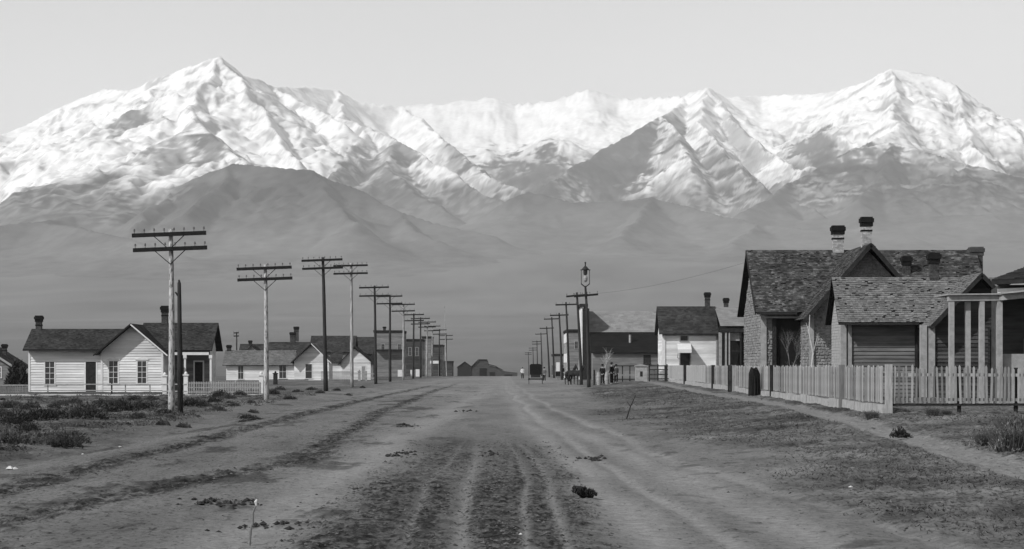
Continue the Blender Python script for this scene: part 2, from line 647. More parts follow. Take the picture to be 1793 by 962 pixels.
def mesh_from(name, co, quads, alb, m, smooth=True, kind='structure', spk=None):
    used = np.unique(quads)
    remap = np.full(len(co), -1, np.int64)
    remap[used] = np.arange(len(used))
    co, alb, quads = co[used], alb[used], remap[quads]
    me = bpy.data.meshes.new(name)
    me.vertices.add(len(co))
    me.vertices.foreach_set('co', co.astype(np.float32).ravel())
    me.loops.add(quads.size)
    me.loops.foreach_set('vertex_index', quads.astype(np.int32).ravel())
    me.polygons.add(len(quads))
    me.polygons.foreach_set('loop_start', (np.arange(len(quads)) * 4).astype(np.int32))
    me.polygons.foreach_set('loop_total', np.full(len(quads), 4, np.int32))
    if smooth:
        me.polygons.foreach_set('use_smooth', np.ones(len(quads), bool))
    at_ = me.attributes.new('alb', 'FLOAT', 'POINT')
    at_.data.foreach_set('value', alb.astype(np.float32))
    if spk is not None:
        at2 = me.attributes.new('spk', 'FLOAT', 'POINT')
        at2.data.foreach_set('value', spk[used].astype(np.float32))
    me.update(calc_edges=True)
    me.materials.append(MATS[m])
    o = bpy.data.objects.new(name, me)
    COL.objects.link(o)
    o['kind'] = kind
    return o


co, quads, alb, cls = grid_mesh(axis_x(), axis_y(), field)
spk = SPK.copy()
qc = cls[quads]
qroad = (qc == 1).sum(1) >= 3
qpath = (qc == 2).sum(1) >= 3
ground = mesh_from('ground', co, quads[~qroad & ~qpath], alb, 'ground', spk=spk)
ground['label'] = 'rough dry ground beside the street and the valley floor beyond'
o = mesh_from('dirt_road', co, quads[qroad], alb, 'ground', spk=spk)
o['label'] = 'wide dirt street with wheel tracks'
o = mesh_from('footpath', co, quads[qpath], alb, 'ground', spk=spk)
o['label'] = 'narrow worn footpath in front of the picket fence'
print('ground verts', len(co))

# ------------------------------------------------------------------ the mountains
# crest lines as (photo px, photo py, distance): each is turned into a real ridge at that distance
SH, LO = 'high', 'low'
RIDGES = [   # (steepness, height above which its slopes hold snow, crest)
    (SH, 600, [(-420, 330, 5600), (-150, 250, 5800), (10, 232, 6100), (110, 185, 6300), (187, 152, 6300), (215, 158, 6200), (290, 130, 6000), (340, 112, 5900), (385, 95, 5800), (430, 128, 6000), (478, 150, 6300), (535, 150, 6700), (592, 157, 7000), (620, 176, 7200)]),
    (SH, 1290, [(620, 176, 7200), (700, 183, 7400), (760, 180, 7400), (862, 167, 7500), (905, 180, 7500), (950, 176, 7400), (1030, 154, 7300), (1085, 170, 7300), (1140, 167, 7200), (1200, 164, 7000)]),
    (SH, 1050, [(1200, 164, 7000), (1237, 151, 6700), (1265, 170, 6900), (1330, 165, 7000), (1450, 160, 6700), (1510, 144, 6300), (1560, 118, 6000), (1620, 130, 6000), (1672, 146, 5950), (1740, 190, 5900), (1800, 228, 5800), (1950, 300, 5600), (2200, 330, 5600)]),
    # left massif
    (SH, 500, [(385, 95, 5800), (412, 125, 5650), (440, 168, 5400), (470, 206, 5150), (500, 250, 4900), (520, 282, 4600)]),
    (SH, 600, [(478, 150, 6300), (520, 172, 6050), (560, 192, 5800), (605, 213, 5500)]),
    (SH, 800, [(385, 95, 5800), (362, 140, 5500), (330, 180, 5200), (338, 205, 4850), (345, 218, 4650)]),
    (LO, 700, [(345, 214, 4600), (385, 246, 4400), (425, 283, 4200)]),
    (LO, 760, [(345, 218, 4650), (300, 238, 4500), (250, 262, 4350), (200, 290, 4250), (130, 325, 4150)]),
    (SH, 760, [(290, 130, 6000), (250, 180, 5600), (215, 215, 5300), (150, 240, 5100), (100, 275, 4900)]),
    (SH, 700, [(110, 185, 6300), (90, 240, 5800), (40, 300, 5300)]),
    # dark foothill, left
    (LO, 4000, [(-400, 400, 4000), (-100, 372, 4000), (20, 362, 4000), (110, 358, 3950), (220, 348, 3900), (310, 328, 3900), (370, 300, 3930), (415, 283, 3950), (480, 290, 3850), (545, 294, 3780), (620, 328, 3650), (700, 366, 3520), (780, 394, 3450), (865, 417, 3400)]),
    (LO, 4000, [(410, 284, 3950), (380, 330, 3600), (330, 370, 3300)]),
    (LO, 4000, [(545, 294, 3780), (575, 345, 3400), (625, 395, 3100)]),
    (LO, 4000, [(700, 366, 3520), (720, 400, 3300), (770, 425, 3150)]),
    (LO, 4000, [(310, 328, 3900), (265, 360, 3600), (240, 395, 3300)]),
    (LO, 4000, [(1140, 342, 4100), (1110, 385, 3700), (1080, 415, 3450)]),
    (LO, 4000, [(1330, 392, 3800), (1290, 420, 3500), (1270, 440, 3300)]),
    (LO, 4000, [(220, 348, 3900), (150, 372, 3600), (60, 385, 3300), (-60, 400, 3200)]),
    (LO, 4000, [(60, 385, 3300), (140, 396, 3150), (240, 420, 3000), (330, 452, 2850)]),
    # spurs left of the middle
    (SH, 900, [(592, 157, 7000), (600, 205, 6100), (648, 221, 5700), (690, 243, 5450), (735, 266, 5200), (790, 300, 4900), (850, 338, 4600), (880, 350, 4450)]),
    (SH, 1000, [(648, 221, 5700), (610, 262, 5200), (585, 300, 4700)]),
    (LO, 1000, [(690, 243, 5450), (680, 290, 4900), (720, 330, 4500), (790, 372, 4150)]),
    (SH, 930, [(700, 183, 7400), (735, 205, 6900), (770, 236, 6400), (830, 290, 5700), (880, 318, 5200), (940, 338, 4800), (1010, 358, 4500), (1100, 367, 4300)]),
    # the dark triangular spur
    (SH, 1480, [(1200, 164, 7000), (1185, 190, 6400), (1160, 200, 6050), (1110, 228, 5800), (1060, 258, 5600), (1010, 288, 5300), (960, 315, 5000)]),
    (SH, 900, [(1160, 200, 6050), (1185, 232, 5600), (1200, 262, 5200), (1215, 300, 4800)]),
    (LO, 4000, [(840, 388, 3950), (885, 352, 4050), (930, 334, 4100), (1000, 352, 4050), (1070, 352, 4050), (1140, 342, 4100), (1230, 368, 3950), (1330, 392, 3800), (1450, 408, 3650), (1600, 424, 3500)]),
    # right of the middle
    (SH, 930, [(1237, 151, 6700), (1262, 180, 6450), (1285, 208, 6200), (1315, 238, 5900), (1345, 266, 5600), (1390, 288, 5250), (1440, 306, 4900), (1500, 320, 4600)]),
    (SH, 930, [(1237, 151, 6700), (1225, 210, 6000), (1265, 262, 5300), (1300, 300, 4800), (1360, 340, 4400), (1440, 370, 4050)]),
    (LO, 4000, [(1390, 318, 4500), (1350, 345, 4200), (1300, 370, 4000)]),
    (SH, 1230, [(1560, 118, 6000), (1510, 155, 5950), (1465, 198, 5850), (1425, 240, 5700), (1395, 268, 5550)]),
    (SH, 1020, [(1560, 118, 6000), (1572, 170, 5600), (1560, 225, 5100), (1500, 258, 4850), (1430, 285, 4650)]),
    (SH, 850, [(1672, 146, 5950), (1690, 210, 5400), (1720, 270, 4900)]),
    (LO, 930, [(1430, 285, 4650), (1490, 262, 4700), (1560, 246, 4750), (1620, 262, 4650), (1690, 285, 4550), (1793, 308, 4450), (1950, 330, 4400)]),
    (LO, 4000, [(1560, 246, 4750), (1540, 310, 4300), (1500, 350, 4000)]),
    (LO, 1000, [(1690, 285, 4550), (1700, 340, 4100), (1740, 380, 3800)]),
    (LO, 4000, [(1500, 400, 3750), (1650, 375, 3850), (1793, 372, 3850), (2000, 380, 3850)]),
]
# wooded (dark), shade coloured onto right-hand faces (dark) and snow-dusted (light) patches on the slopes: (px, py, distance, radius across, radius along, strength)
WOODS_SHADE = [
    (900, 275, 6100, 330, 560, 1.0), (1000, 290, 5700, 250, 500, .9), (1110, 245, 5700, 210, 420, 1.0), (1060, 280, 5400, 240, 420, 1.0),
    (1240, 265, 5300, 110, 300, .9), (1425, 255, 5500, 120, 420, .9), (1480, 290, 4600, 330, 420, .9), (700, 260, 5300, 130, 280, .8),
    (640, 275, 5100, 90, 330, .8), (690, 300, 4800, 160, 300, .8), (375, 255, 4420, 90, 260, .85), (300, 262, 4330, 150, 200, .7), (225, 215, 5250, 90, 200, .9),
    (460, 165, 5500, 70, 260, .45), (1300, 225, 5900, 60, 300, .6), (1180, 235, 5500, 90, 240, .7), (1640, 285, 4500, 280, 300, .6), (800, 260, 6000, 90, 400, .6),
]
DUST = [(1210, 265, 5000, 75, 420, .8), (870, 312, 5100, 170, 300, .6), (740, 290, 4900, 150, 330, .55), (1010, 310, 5000, 120, 240, .7), (1650, 255, 4750, 380, 330, .5),
        (280, 330, 3900, 150, 200, .35), (1290, 320, 4700, 200, 300, .45), (120, 290, 4900, 350, 500, .5), (600, 270, 4900, 60, 330, .5), (1450, 330, 4350, 200, 260, .3)]


def mountain(x, y):
    n = len(x)
    h = np.full(n, -1e9)
    dn = np.full(n, 1e9)
    line = np.full(n, 4000.0)
    wx = x + 30 * fbm(x / 420, y / 190, 3, 201) + 7 * fbm(x / 90, y / 41, 3, 205)
    wy = y + 22 * fbm(x / 420 + 9, y / 190, 3, 211) + 5 * fbm(x / 90 + 5, y / 41, 3, 215)
    sl = 1 + .12 * fbm(x / 700, y / 450, 3, 221)
    for kind, ln, pts in RIDGES:
        P = [at(*p) for p in pts]
        for a, b in zip(P[:-1], P[1:]):
            ex, ey = b.x - a.x, b.y - a.y
            L2 = ex * ex + ey * ey
            t = np.clip(((wx - a.x) * ex + (wy - a.y) * ey) / L2, 0, 1)
            d = np.hypot(wx - a.x - t * ex, wy - a.y - t * ey)
            z = a.z + (b.z - a.z) * t
            if kind == SH:
                drop = 90 * (1 - np.exp(-d / 160)) + .62 * d
            else:
                drop = 55 * (1 - np.exp(-d / 150)) + .46 * d
            hz = z - drop * sl
            up = hz > h
            dn = np.where(up, d, dn)
            line = np.where(up, ln, line)
            h = np.where(up, hz, h)
    calm = 1 - .65 * sstep(6000, 7000, y)
    rg = 0
    amp, fr = 1.0, 1 / 360.0
    for k in range(6):
        rg = rg + amp * (1 - 2.2 * np.abs(perlin(x * fr + 7 * k, y * fr * 2.0, 231 + k)))
        amp *= .52
        fr *= 2.1
    z0 = plain(y) + sstep(700, 2500, y) * 14 * fbm(x * .0012, y * .0012, 3, 121)
    rel = h - z0
    h = h + calm * (rg - .9) * 14 * sstep(20, 220, dn) * sstep(0, 300, rel) + 2.5 * fbm(x / 50, y / 22, 4, 251) * sstep(50, 400, rel)
    gul = 1 - 2.4 * np.abs(perlin(x / 130 + .8 * fbm(x / 300, y / 160, 2, 341), y / 420, 343)) + .5 * (1 - 2.4 * np.abs(perlin(x / 55 + .6 * fbm(x / 150, y / 70, 2, 345), y / 190, 347)))
    h = h + calm * 17 * (gul - .5) * sstep(25, 180, dn) * sstep(20, 200, rel)
    rel = h - z0
    # how the slopes are covered: coordinates that follow the slope
    v = h * 1.15 + y * .35
    na = fbm(x / 150, v / 110, 5, 261)
    nb = fbm(x / 46, v / 34, 4, 271)
    nc = fbm(x / 420, v / 260, 4, 275)
    s = sstep(-170, 110, h - line + 75 * na + 50 * nb + 80 * nc + 30 * (rg - .9) + 50 * (gul - .5))
    thin = sstep(-420, 40, h - line + 110 * na + 80 * nc) * .36 * sstep(-.25, .5, nb + .3 * na) * (line < 2500)   # a dusting below the snow line
    s = np.maximum(s, thin)
    for (qx, qy, D, ra, rd, st) in WOODS_SHADE:
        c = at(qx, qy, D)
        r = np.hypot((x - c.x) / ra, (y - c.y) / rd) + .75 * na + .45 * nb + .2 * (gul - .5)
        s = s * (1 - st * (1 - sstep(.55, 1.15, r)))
    for (qx, qy, D, ra, rd, st) in DUST:
        c = at(qx, qy, D)
        r = np.hypot((x - c.x) / ra, (y - c.y) / rd) + .4 * na
        k = st * (1 - sstep(.4, 1.1, r)) * sstep(-.3, .4, nb + .4 * na)
        s = np.maximum(s, k)
    gx = np.gradient(h.reshape(MSHAPE), MDX, axis=1).ravel()
    steep = sstep(.35, .8, np.abs(gx) + .25 * nb)
    band = .5 + .5 * np.sin(v / 26 + 3 * na)
    rock = np.clip(sstep(.2, .7, na + .35 * nb) * .3 + steep * sstep(-.3, .4, na + .5 * nb) * .55 + sstep(.35, .0, gul) * .16 + sstep(.6, .95, band) * sstep(.1, .4, na) * .35, 0, .8) * .75 * calm
    wood = .054 * np.clip(1 + .45 * na + .35 * nb + .6 * nc - .25 * (gul - .5), .35, 2.5)
    grass = .132 * (1 + .22 * nc + .15 * nb)
    kk = sstep(35, 200, rel + 45 * na + 35 * nc)
    base = grass * (1 - kk) + wood * kk
    snow = .78 * (1 - rock)
    alb = base * (1 - s) + snow * s
    w = 38.0                                  # aprons of scree ease the slopes into the plain
    zz = z0 - 6 - 25 * (1 - sstep(1300, 2000, y)) + w * np.logaddexp(0, np.clip(rel, -2000, 3000) / w)
    return zz, np.clip(alb, .02, .85), np.zeros(n)


xs = np.linspace(-5200, 5200, 1000)
ys = np.concatenate([np.arange(1300, 2400, 40), np.arange(2400, 7000, 10.5), np.arange(7000, 8600, 40)])
MSHAPE, MDX = (len(ys), len(xs)), xs[1] - xs[0]
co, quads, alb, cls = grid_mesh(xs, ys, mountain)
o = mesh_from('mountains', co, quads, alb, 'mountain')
o['label'] = 'snow-capped mountain range with dark wooded foothills'
print('mountain verts', len(co))

# ------------------------------------------------------------------ building pieces
def Tx(y, out=-1):
    """wall along x at depth y, facing the street's near end"""
    return lambda s, o, z: (s, y + out * o, z)


def Ty(x, out=-1):
    """wall along y at x"""
    return lambda s, o, z: (x + out * o, s, z)


def tbox(mb, T, s0, s1, o0, o1, z0, z1):
    mb.hexa([T(s0, o0, z0), T(s1, o0, z0), T(s1, o1, z0), T(s0, o1, z0), T(s0, o0, z1), T(s1, o0, z1), T(s1, o1, z1), T(s0, o1, z1)])


def siding(parent, T, s0, s1, z0, z1, m, opens=(), gable=None, e=0.13, thick=0.025, name='siding'):
    """lapped boards, one real board per course, cut at openings and gable slopes"""
    mb = MB()
    z = z0
    while z < z1 - 0.02:
        t = min(z + e, z1)
        a, b = s0, s1
        if gable:
            sa, za, k = gable
            w = (za - (t - .01)) / k
            if w <= 0.03:
                break
            a, b = max(a, sa - w), min(b, sa + w)
        cuts = [(a, b)]
        for (o0, o1, q0, q1) in opens:
            if q0 < (z + t) / 2 < q1:
                nc = []
                for (c, d) in cuts:
                    if o1 <= c or o0 >= d:
                        nc.append((c, d))
                    else:
                        if o0 > c:
                            nc.append((c, o0))
                        if o1 < d:
                            nc.append((o1, d))
                cuts = nc
        for (c, d) in cuts:
            if d - c > .02:
                j = R.uniform(-.004, .004)
                mb.hexa([T(c, .002, z + j), T(d, .002, z - j), T(d, thick, z - j), T(c, thick, z + j),
                         T(c, .002, t), T(d, .002, t), T(d, .007, t), T(c, .007, t)])
        z += e
    return mb.build(name, m, parent, kind='stuff')


def gable_solid(mb, x0, x1, y0, y1, z0, ze, ridge_axis, zr, apex=None):
    """closed core of a gabled block"""
    if ridge_axis == 'x':
        ym = apex if apex is not None else (y0 + y1) / 2
        mb.prism([(x0, y0, z0), (x0, y1, z0), (x0, y1, ze), (x0, ym, zr), (x0, y0, ze)], (x1 - x0, 0, 0))
    else:
        xm = apex if apex is not None else (x0 + x1) / 2
        mb.prism([(x0, y0, z0), (x1, y0, z0), (x1, y0, ze), (xm, y0, zr), (x0, y0, ze)], (0, y1 - y0, 0))


def roof_plane(parent, e0, e1, r1, r0, m, thick=.07, rows=.16, wid=.17, lift=.016, gaps=0.0, name='roof_slope', slab='dark_wood'):
    """a roof slope: a board deck carrying real shingles in courses (eave e0-e1, ridge r0-r1)"""
    e0, e1, r0, r1 = map(Vector, (e0, e1, r0, r1))
    nrm = (e1 - e0).cross(r0 - e0).normalized()
    if nrm.z < 0:
        nrm = -nrm
    mb = MB()
    P = [e0, e1, r1, r0]
    mb.hexa([p - nrm * thick for p in P] + P)
    dk = mb.build(name, slab, parent)
    L = ((r0 - e0).length + (r1 - e1).length) / 2
    n = max(2, int(L / rows))
    sh = MB()
    for k in range(n):
        v0, v1 = k / n, min(1, (k + 1.35) / n)
        a0, a1 = e0.lerp(r0, v0), e1.lerp(r1, v0)
        b0, b1 = e0.lerp(r0, v1), e1.lerp(r1, v1)
        W = (a1 - a0).length
        u = 0.0
        while u < 1:
            w = (wid * R.uniform(.6, 1.4)) / W
            u1 = min(1, u + w)
            if R.random() >= gaps:
                l1 = lift * R.uniform(.7, 1.5) + (R.random() < .06) * lift * 1.5
                sl = R.uniform(-.012, .012) / L
                p0, p1 = a0.lerp(a1, u), a0.lerp(a1, u1 - .006 / W)
                q0, q1 = b0.lerp(b1, u), b0.lerp(b1, u1 - .006 / W)
                d = (r0 - e0) * sl
                i = len(sh.v)
                sh.v += [tuple(p0 + d), tuple(p1 + d), tuple(p0 + d + nrm * l1), tuple(p1 + d + nrm * l1), tuple(q1 + nrm * .004), tuple(q0 + nrm * .004)]
                sh.f += [(i, i + 1, i + 3, i + 2), (i + 2, i + 3, i + 4, i + 5), (i, i + 2, i + 5), (i + 1, i + 4, i + 3)]
                sh.m += [0] * 4
            u = u1
    sh.build('shingles', m, dk, kind='stuff')
    return dk


def gable_roof_x(parent, x0, x1, yf, yb, ze, zr, ym, m, **k):
    """ridge along x: front eave at yf, back eave at yb"""
    roof_plane(parent, (x0, yf, ze), (x1, yf, ze), (x1, ym, zr), (x0, ym, zr), m, **k)
    roof_plane(parent, (x1, yb, ze), (x0, yb, ze), (x0, ym, zr), (x1, ym, zr), m, **k)


def gable_roof_y(parent, x0, x1, yf, yb, ze, zr, xm, m, **k):
    """ridge along y: left eave at x0, right eave at x1"""
    roof_plane(parent, (x0, yb, ze), (x0, yf, ze), (xm, yf, zr), (xm, yb, zr), m, **k)
    roof_plane(parent, (x1, yf, ze), (x1, yb, ze), (xm, yb, zr), (xm, yf, zr), m, **k)


def window(parent, T, s0, s1, z0, z1, nx=2, nz=2, trim='white_trim', head=None, sash='white_trim', w=.09):
    f = MB()
    tbox(f, T, s0 - w, s0, .0, .05, z0 - .02, z1 + w)
    tbox(f, T, s1, s1 + w, .0, .05, z0 - .02, z1 + w)
    tbox(f, T, s0, s1, .0, .05, z1, z1 + w)
    wd = f.build('window', trim, parent)
    g = MB()
    tbox(g, T, s0 - w - .04, s1 + w + .04, .003, .10, z0 - .08, z0 - .021)
    g.build('sill', trim, wd)
    if head:
        g = MB()
        c = (s0 + s1) / 2
        g.prism([T(s0 - .18, .003, z1 + w), T(s1 + .18, .003, z1 + w), T(s1 + .18, .003, z1 + w + .04), T(c, .003, z1 + w + head), T(s0 - .18, .003, z1 + w + .04)],
                Vector(T(0, .09, 0)) - Vector(T(0, 0, 0)))
        g.build('window_head', trim, wd)
    bars = MB()
    t = .03
    dx, dz = (s1 - s0) / nx, (z1 - z0) / nz
    for i in range(1, nx):
        tbox(bars, T, s0 + i * dx - t / 2, s0 + i * dx + t / 2, .004, .035, z0, z1)
    for j in range(1, nz):
        tbox(bars, T, s0, s1, .0045, .0345 + .01 * (j == nz // 2), z0 + j * dz - t / 2, z0 + j * dz + t / 2)
    bars.build('sash_bars', sash, wd)
    for i in range(nx):
        for j in range(nz):
            p = MB()
            a, b = s0 + i * dx + (t / 2 if i else 0), s0 + (i + 1) * dx - (t / 2 if i < nx - 1 else 0)
            c, d = z0 + j * dz + (t / 2 if j else 0), z0 + (j + 1) * dz - (t / 2 if j < nz - 1 else 0)
            tl = R.uniform(-.003, .003)
            p.hexa([T(a, .005, c), T(b, .005, c), T(b, .012 + tl, c), T(a, .012, c), T(a, .005, d), T(b, .005, d), T(b, .012, d), T(a, .012 + tl, d)])
            p.build('pane', 'window_glass', wd)
    return wd


def door(parent, T, s0, s1, z0, z1, m='dark_wood', trim='white_trim'):
    f = MB()
    tbox(f, T, s0 - .1, s0, 0, .05, z0, z1 + .1)
    tbox(f, T, s1, s1 + .1, 0, .05, z0, z1 + .1)
    tbox(f, T, s0, s1, 0, .05, z1, z1 + .1)
    fr = f.build('door_frame', trim, parent)
    d = MB()
    tbox(d, T, s0, s1, .003, .015, z0, z1)
    w = s1 - s0
    for a, b in ((.08, .45), (.55, .92)):
        for c, e in ((.06, .42), (.5, .94)):
            tbox(d, T, s0 + a * w, s0 + b * w, .0155, .022, z0 + c * (z1 - z0), z0 + e * (z1 - z0))
    dd = d.build('door', m, fr)
    k = MB()
    p = Vector(T(s1 - .1 * w, .02, z0 + .45 * (z1 - z0)))
    q = Vector(T(s1 - .1 * w, .08, z0 + .45 * (z1 - z0)))
    k.tube([p, p.lerp(q, .5), q], [.012, .012, .03], 6)
    k.build('door_knob', 'iron', fr)
    return fr


def chimney(parent, x, y, z0, z1, w=.5, d=.5, m='brick_dark', cap='soot', band=True):
    """brick stack with real courses and a corbelled head"""
    mb = MB()
    mb.mi = 1
    mb.box(x - w / 2 + .012, x + w / 2 - .012, y - d / 2 + .012, y + d / 2 - .012, z0, z1 - .02)
    mb.mi = 0
    ch = .078
    nz = int((z1 - z0) / ch)
    for k in range(nz):
        z = z0 + k * ch
        off = .11 * (k % 2)
        for side in range(4):
            L = w if side % 2 == 0 else d
            a = -L / 2 - off
            while a < L / 2:
                b = min(a + .22, L / 2)
                a2 = max(a, -L / 2)
                if b - a2 > .03:
                    g = .005
                    j = R.uniform(0, .006)
                    if side == 0:
                        mb.box(x + a2 + g, x + b - g, y - d / 2 - j, y - d / 2 + .05, z + g, z + ch - g)
                    elif side == 2:
                        mb.box(x + a2 + g, x + b - g, y + d / 2 - .05, y + d / 2 + j, z + g, z + ch - g)
                    elif side == 1:
                        mb.box(x + w / 2 - .05, x + w / 2 + j, y + a2 + g, y + b - g, z + g, z + ch - g)
                    else:
                        mb.box(x - w / 2 - j, x - w / 2 + .05, y + a2 + g, y + b - g, z + g, z + ch - g)
                a += .22
    c = mb.build('chimney', [m, 'mortar'], parent)
    h = min(.45, (z1 - z0) * .35)
    g = MB()
    g.box(x - w / 2 - .05, x + w / 2 + .05, y - d / 2 - .05, y + d / 2 + .05, z1 - h, z1 - h * .55)
    g.box(x - w / 2 - .10, x + w / 2 + .10, y - d / 2 - .10, y + d / 2 + .10, z1 - h * .55 + .001, z1 - .03)
    g.box(x - w / 2 - .04, x + w / 2 + .04, y - d / 2 - .04, y + d / 2 + .04, z1 - .029, z1 + .05)
    g.build('chimney_head', cap, c)
    if band:
        g = MB()
        zb = z1 - h - .28
        g.box(x - w / 2 - .025, x + w / 2 + .025, y - d / 2 - .025, y + d / 2 + .025, zb, zb + .09)
        g.build('chimney_band', cap, c)
    return c


def corner_board(parent, x, y, z0, z1, w=.14, m='white_trim', name='corner_board'):
    mb = MB()
    mb.box(x - w / 2, x + w / 2, y - .04, y + w - .04, z0, z1)
    return mb.build(name, m, parent)


def plank(parent, a, b, w, h, m, name):
    mb = MB()
    mb.beam(a, b, w, h)
    return mb.build(name, m, parent)


def stones(parent, T, s0, s1, z0, ztop, m='stone', size=.19, opens=()):
    """rubble masonry: uneven blocks standing proud of the mortar; ztop(s) gives the wall head"""
    mb = MB()
    z = z0
    while z < 12:
        h = size * R.uniform(.6, .95)
        s = s0
        anyone = False
        while s < s1 - .02:
            w = size * R.uniform(.7, 1.7)
            e = min(s + w, s1)
            cx_, cz_ = (s + e) / 2, z + h / 2
            top = ztop(cx_)
            if z + h < top + .05 and not any(o0 < cx_ < o1 and q0 < cz_ < q1 for o0, o1, q0, q1 in opens):
                anyone = True
                o = R.uniform(.02, .06)
                jj = lambda: R.uniform(-.035, .025)
                g = .02
                lo = [(s + g + jj(), z + g + jj()), (e - g + jj(), z + g + jj()), (e - g + jj(), z + h - g + jj()), (s + g + jj(), z + h - g + jj())]
                mx, mz = cx_, cz_
                hi = [(mx + (a - mx) * .82, mz + (b - mz) * .78) for a, b in lo]
                mb.hexa([T(a, .0, b) for a, b in lo] + [T(a, o, b) for a, b in hi])
            s = e
        z += h
        if z > max(ztop(s0), ztop(s1), ztop((s0 + s1) / 2)) + .3:
            break
    return mb.build('stones', m, parent, kind='stuff')


# ------------------------------------------------------------------ left: white clapboard house
Y0 = 76
H = thing('white_house', 'long white clapboard house with a front gable and porch, far left', 'house', (-28.5, 76, 0))
zg = 0.0
core = MB()
gable_solid(core, -34.95, -29.4, 76.05, 81.0, zg - .3, 3.35, 'x', 4.55)
gable_solid(core, -29.55, -25.15, 75.05, 80.5, zg - .3, 3.0, 'y', 4.85, -27.35)
gable_solid(core, -25.3, -22.2, 78.55, 81.9, zg - .3, 3.25, 'x', 4.95, 80.0)
core.build('wall', 'white_paint', H)
wl_o = [(PX(79, 76), PX(95, 76), .62, 2.25), (PX(150, 76), PX(168, 76), 0, 2.25)]
siding(H, Tx(76.05), -34.95, -29.57, zg, 3.3, 'white_paint', [(a - .09, b + .09, c - .1, d + .1) for a, b, c, d in wl_o], e=.19, thick=.05)
T = Tx(76.05)
window(H, T, *wl_o[0], 2, 4)
door(H, T, *wl_o[1])
gw = [(PX(191, 75), PX(206, 75), .72, 2.3), (PX(241, 75), PX(256, 75), .72, 2.3)]
T = Tx(75.05)
siding(H, T, -29.55, -25.15, zg, 4.85, 'white_paint', [(a - .09, b + .09, c - .1, d + .1) for a, b, c, d in gw], gable=(-27.35, 4.85, .84), e=.19, thick=.05)
for q in gw:
    window(H, T, *q, 2, 4, head=.22)
siding(H, Ty(-29.55, -1), 75.05, 76.03, zg, 2.95, 'white_paint')
siding(H, Ty(-34.95, -1), 76.05, 81, zg, 4.4, 'white_paint', gable=(78.5, 4.55, .49))
siding(H, Tx(78.55), -25.15, -22.2, zg, 3.2, 'grey_siding', [(PX(341, 78.5) - .1, PX(355, 78.5) + .1, 0, 2.3)])
door(H, Tx(78.55), PX(341, 78.5), PX(355, 78.5), .15, 2.25)
corner_board(H, -34.95, 76.03, zg, 3.3)
corner_board(H, -25.17, 75.03, zg, 2.9)
corner_board(H, -29.53, 75.03, zg, 2.9)
gable_roof_x(H, -35.3, -28.2, 75.4, 81.4, 3.15, 4.68, 78.55, 'shingle_dark')
gable_roof_y(H, -29.98, -24.72, 74.3, 80.4, 2.78, 5.0, -27.35, 'shingle_dark')
gable_roof_x(H, -27.3, -21.75, 76.25, 82.6, 3.10, 5.15, 79.9, 'shingle_dark')
# rake boards of the front gable, dark on the left, white on the right
for sx in (-1, 1):
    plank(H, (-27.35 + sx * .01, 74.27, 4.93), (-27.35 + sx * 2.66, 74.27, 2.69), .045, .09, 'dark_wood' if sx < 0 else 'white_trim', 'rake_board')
plank(H, (-35.3, 75.38, 3.08), (-29.9, 75.38, 3.08), .04, .08, 'dark_wood', 'fascia')
# porch
plank(H, (-24.9, 76.4, 2.85), (-22.0, 76.4, 2.85), .14, .2, 'white_trim', 'porch_beam')
for px in (324, 369):
    p = MB()
    x = PX(px, 76.4)
    p.box(x - .07, x + .07, 76.33, 76.47, .12, 2.5)
    p.box(x - .12, x + .12, 76.28, 76.52, 2.501, 2.75)
    p.box(x - .11, x + .11, 76.29, 76.51, .0, .119)
    p.build('porch_post', 'white_trim', H)
p = MB()
p.box(-25.1, -22.0, 76.2, 78.5, -.1, .1)
p.build('porch_floor', 'grey_trim', H)
chimney(H, PX(68, 78.5), 78.55, 4.4, PZ(554, 78.5), .42, .42)
chimney(H, PX(289, 80), 79.9, 4.9, PZ(537, 80), .44, .44)

# far-left dark cottage at the edge of the picture
Y0 = 100
H = thing('dark_cottage', 'small dark steep-gabled cottage at the far left edge beyond the white house', 'house', (-50.5, 100, 0))
core = MB()
gable_solid(core, -52.6, -47.7, 100, 106, -.2, 2.2, 'y', 3.6, -50.4)
core.build('wall', 'grey_siding', H)
siding(H, Tx(100), -52.6, -47.7, 0, 3.5, 'grey_siding', [(-49.4, -48.6, .8, 1.9)], gable=(-50.4, 3.6, .62))
window(H, Tx(100), -49.3, -48.7, .85, 1.8)
gable_roof_y(H, -53.2, -46.9, 99.5, 106.3, 1.75, 3.85, -50.3, 'shingle_dark')
plank(H, (-50.3, 99.46, 3.72), (-47.0, 99.46, 1.62), .05, .2, 'pale_trim', 'rake_board')
chimney(H, -49.0, 103, 3.0, 4.0, .4, .4)

# white house with gable, second on the left
Y0 = 135
H = thing('small_white_house', 'small white house with low side wing and gable behind the second pole', 'house', (-28, 135, -.1))
g0 = -.15
core = MB()
gable_solid(core, PX(396, 135), PX(516, 135), 135.05, 140, -.4, 2.2, 'x', 3.7)
gable_solid(core, PX(515, 134), PX(576, 134), 134.05, 140, -.4, 2.55, 'y', 4.55)
core.build('wall', 'white_paint', H)
T = Tx(135.05)
op = [(PX(417, 135), PX(426, 135), .25, 1.9), (PX(489, 135), PX(501, 135), .35, 2.0)]
siding(H, T, PX(396, 135), PX(516, 135), g0, 2.15, 'white_paint', [(a - .09, b + .09, c - .1, d + .1) for a, b, c, d in op])
for q in op:
    window(H, T, *q, 2, 2)
T = Tx(134.05)
xa, xb = PX(515, 134), PX(576, 134)
op = [(PX(535, 134), PX(546, 134), .35, 2.15)]
siding(H, T, xa, xb, g0, 4.5, 'white_paint', [(a - .09, b + .09, c - .1, d + .1) for a, b, c, d in op], gable=((xa + xb) / 2, 4.6, .9))
window(H, T, *op[0], 1, 2)
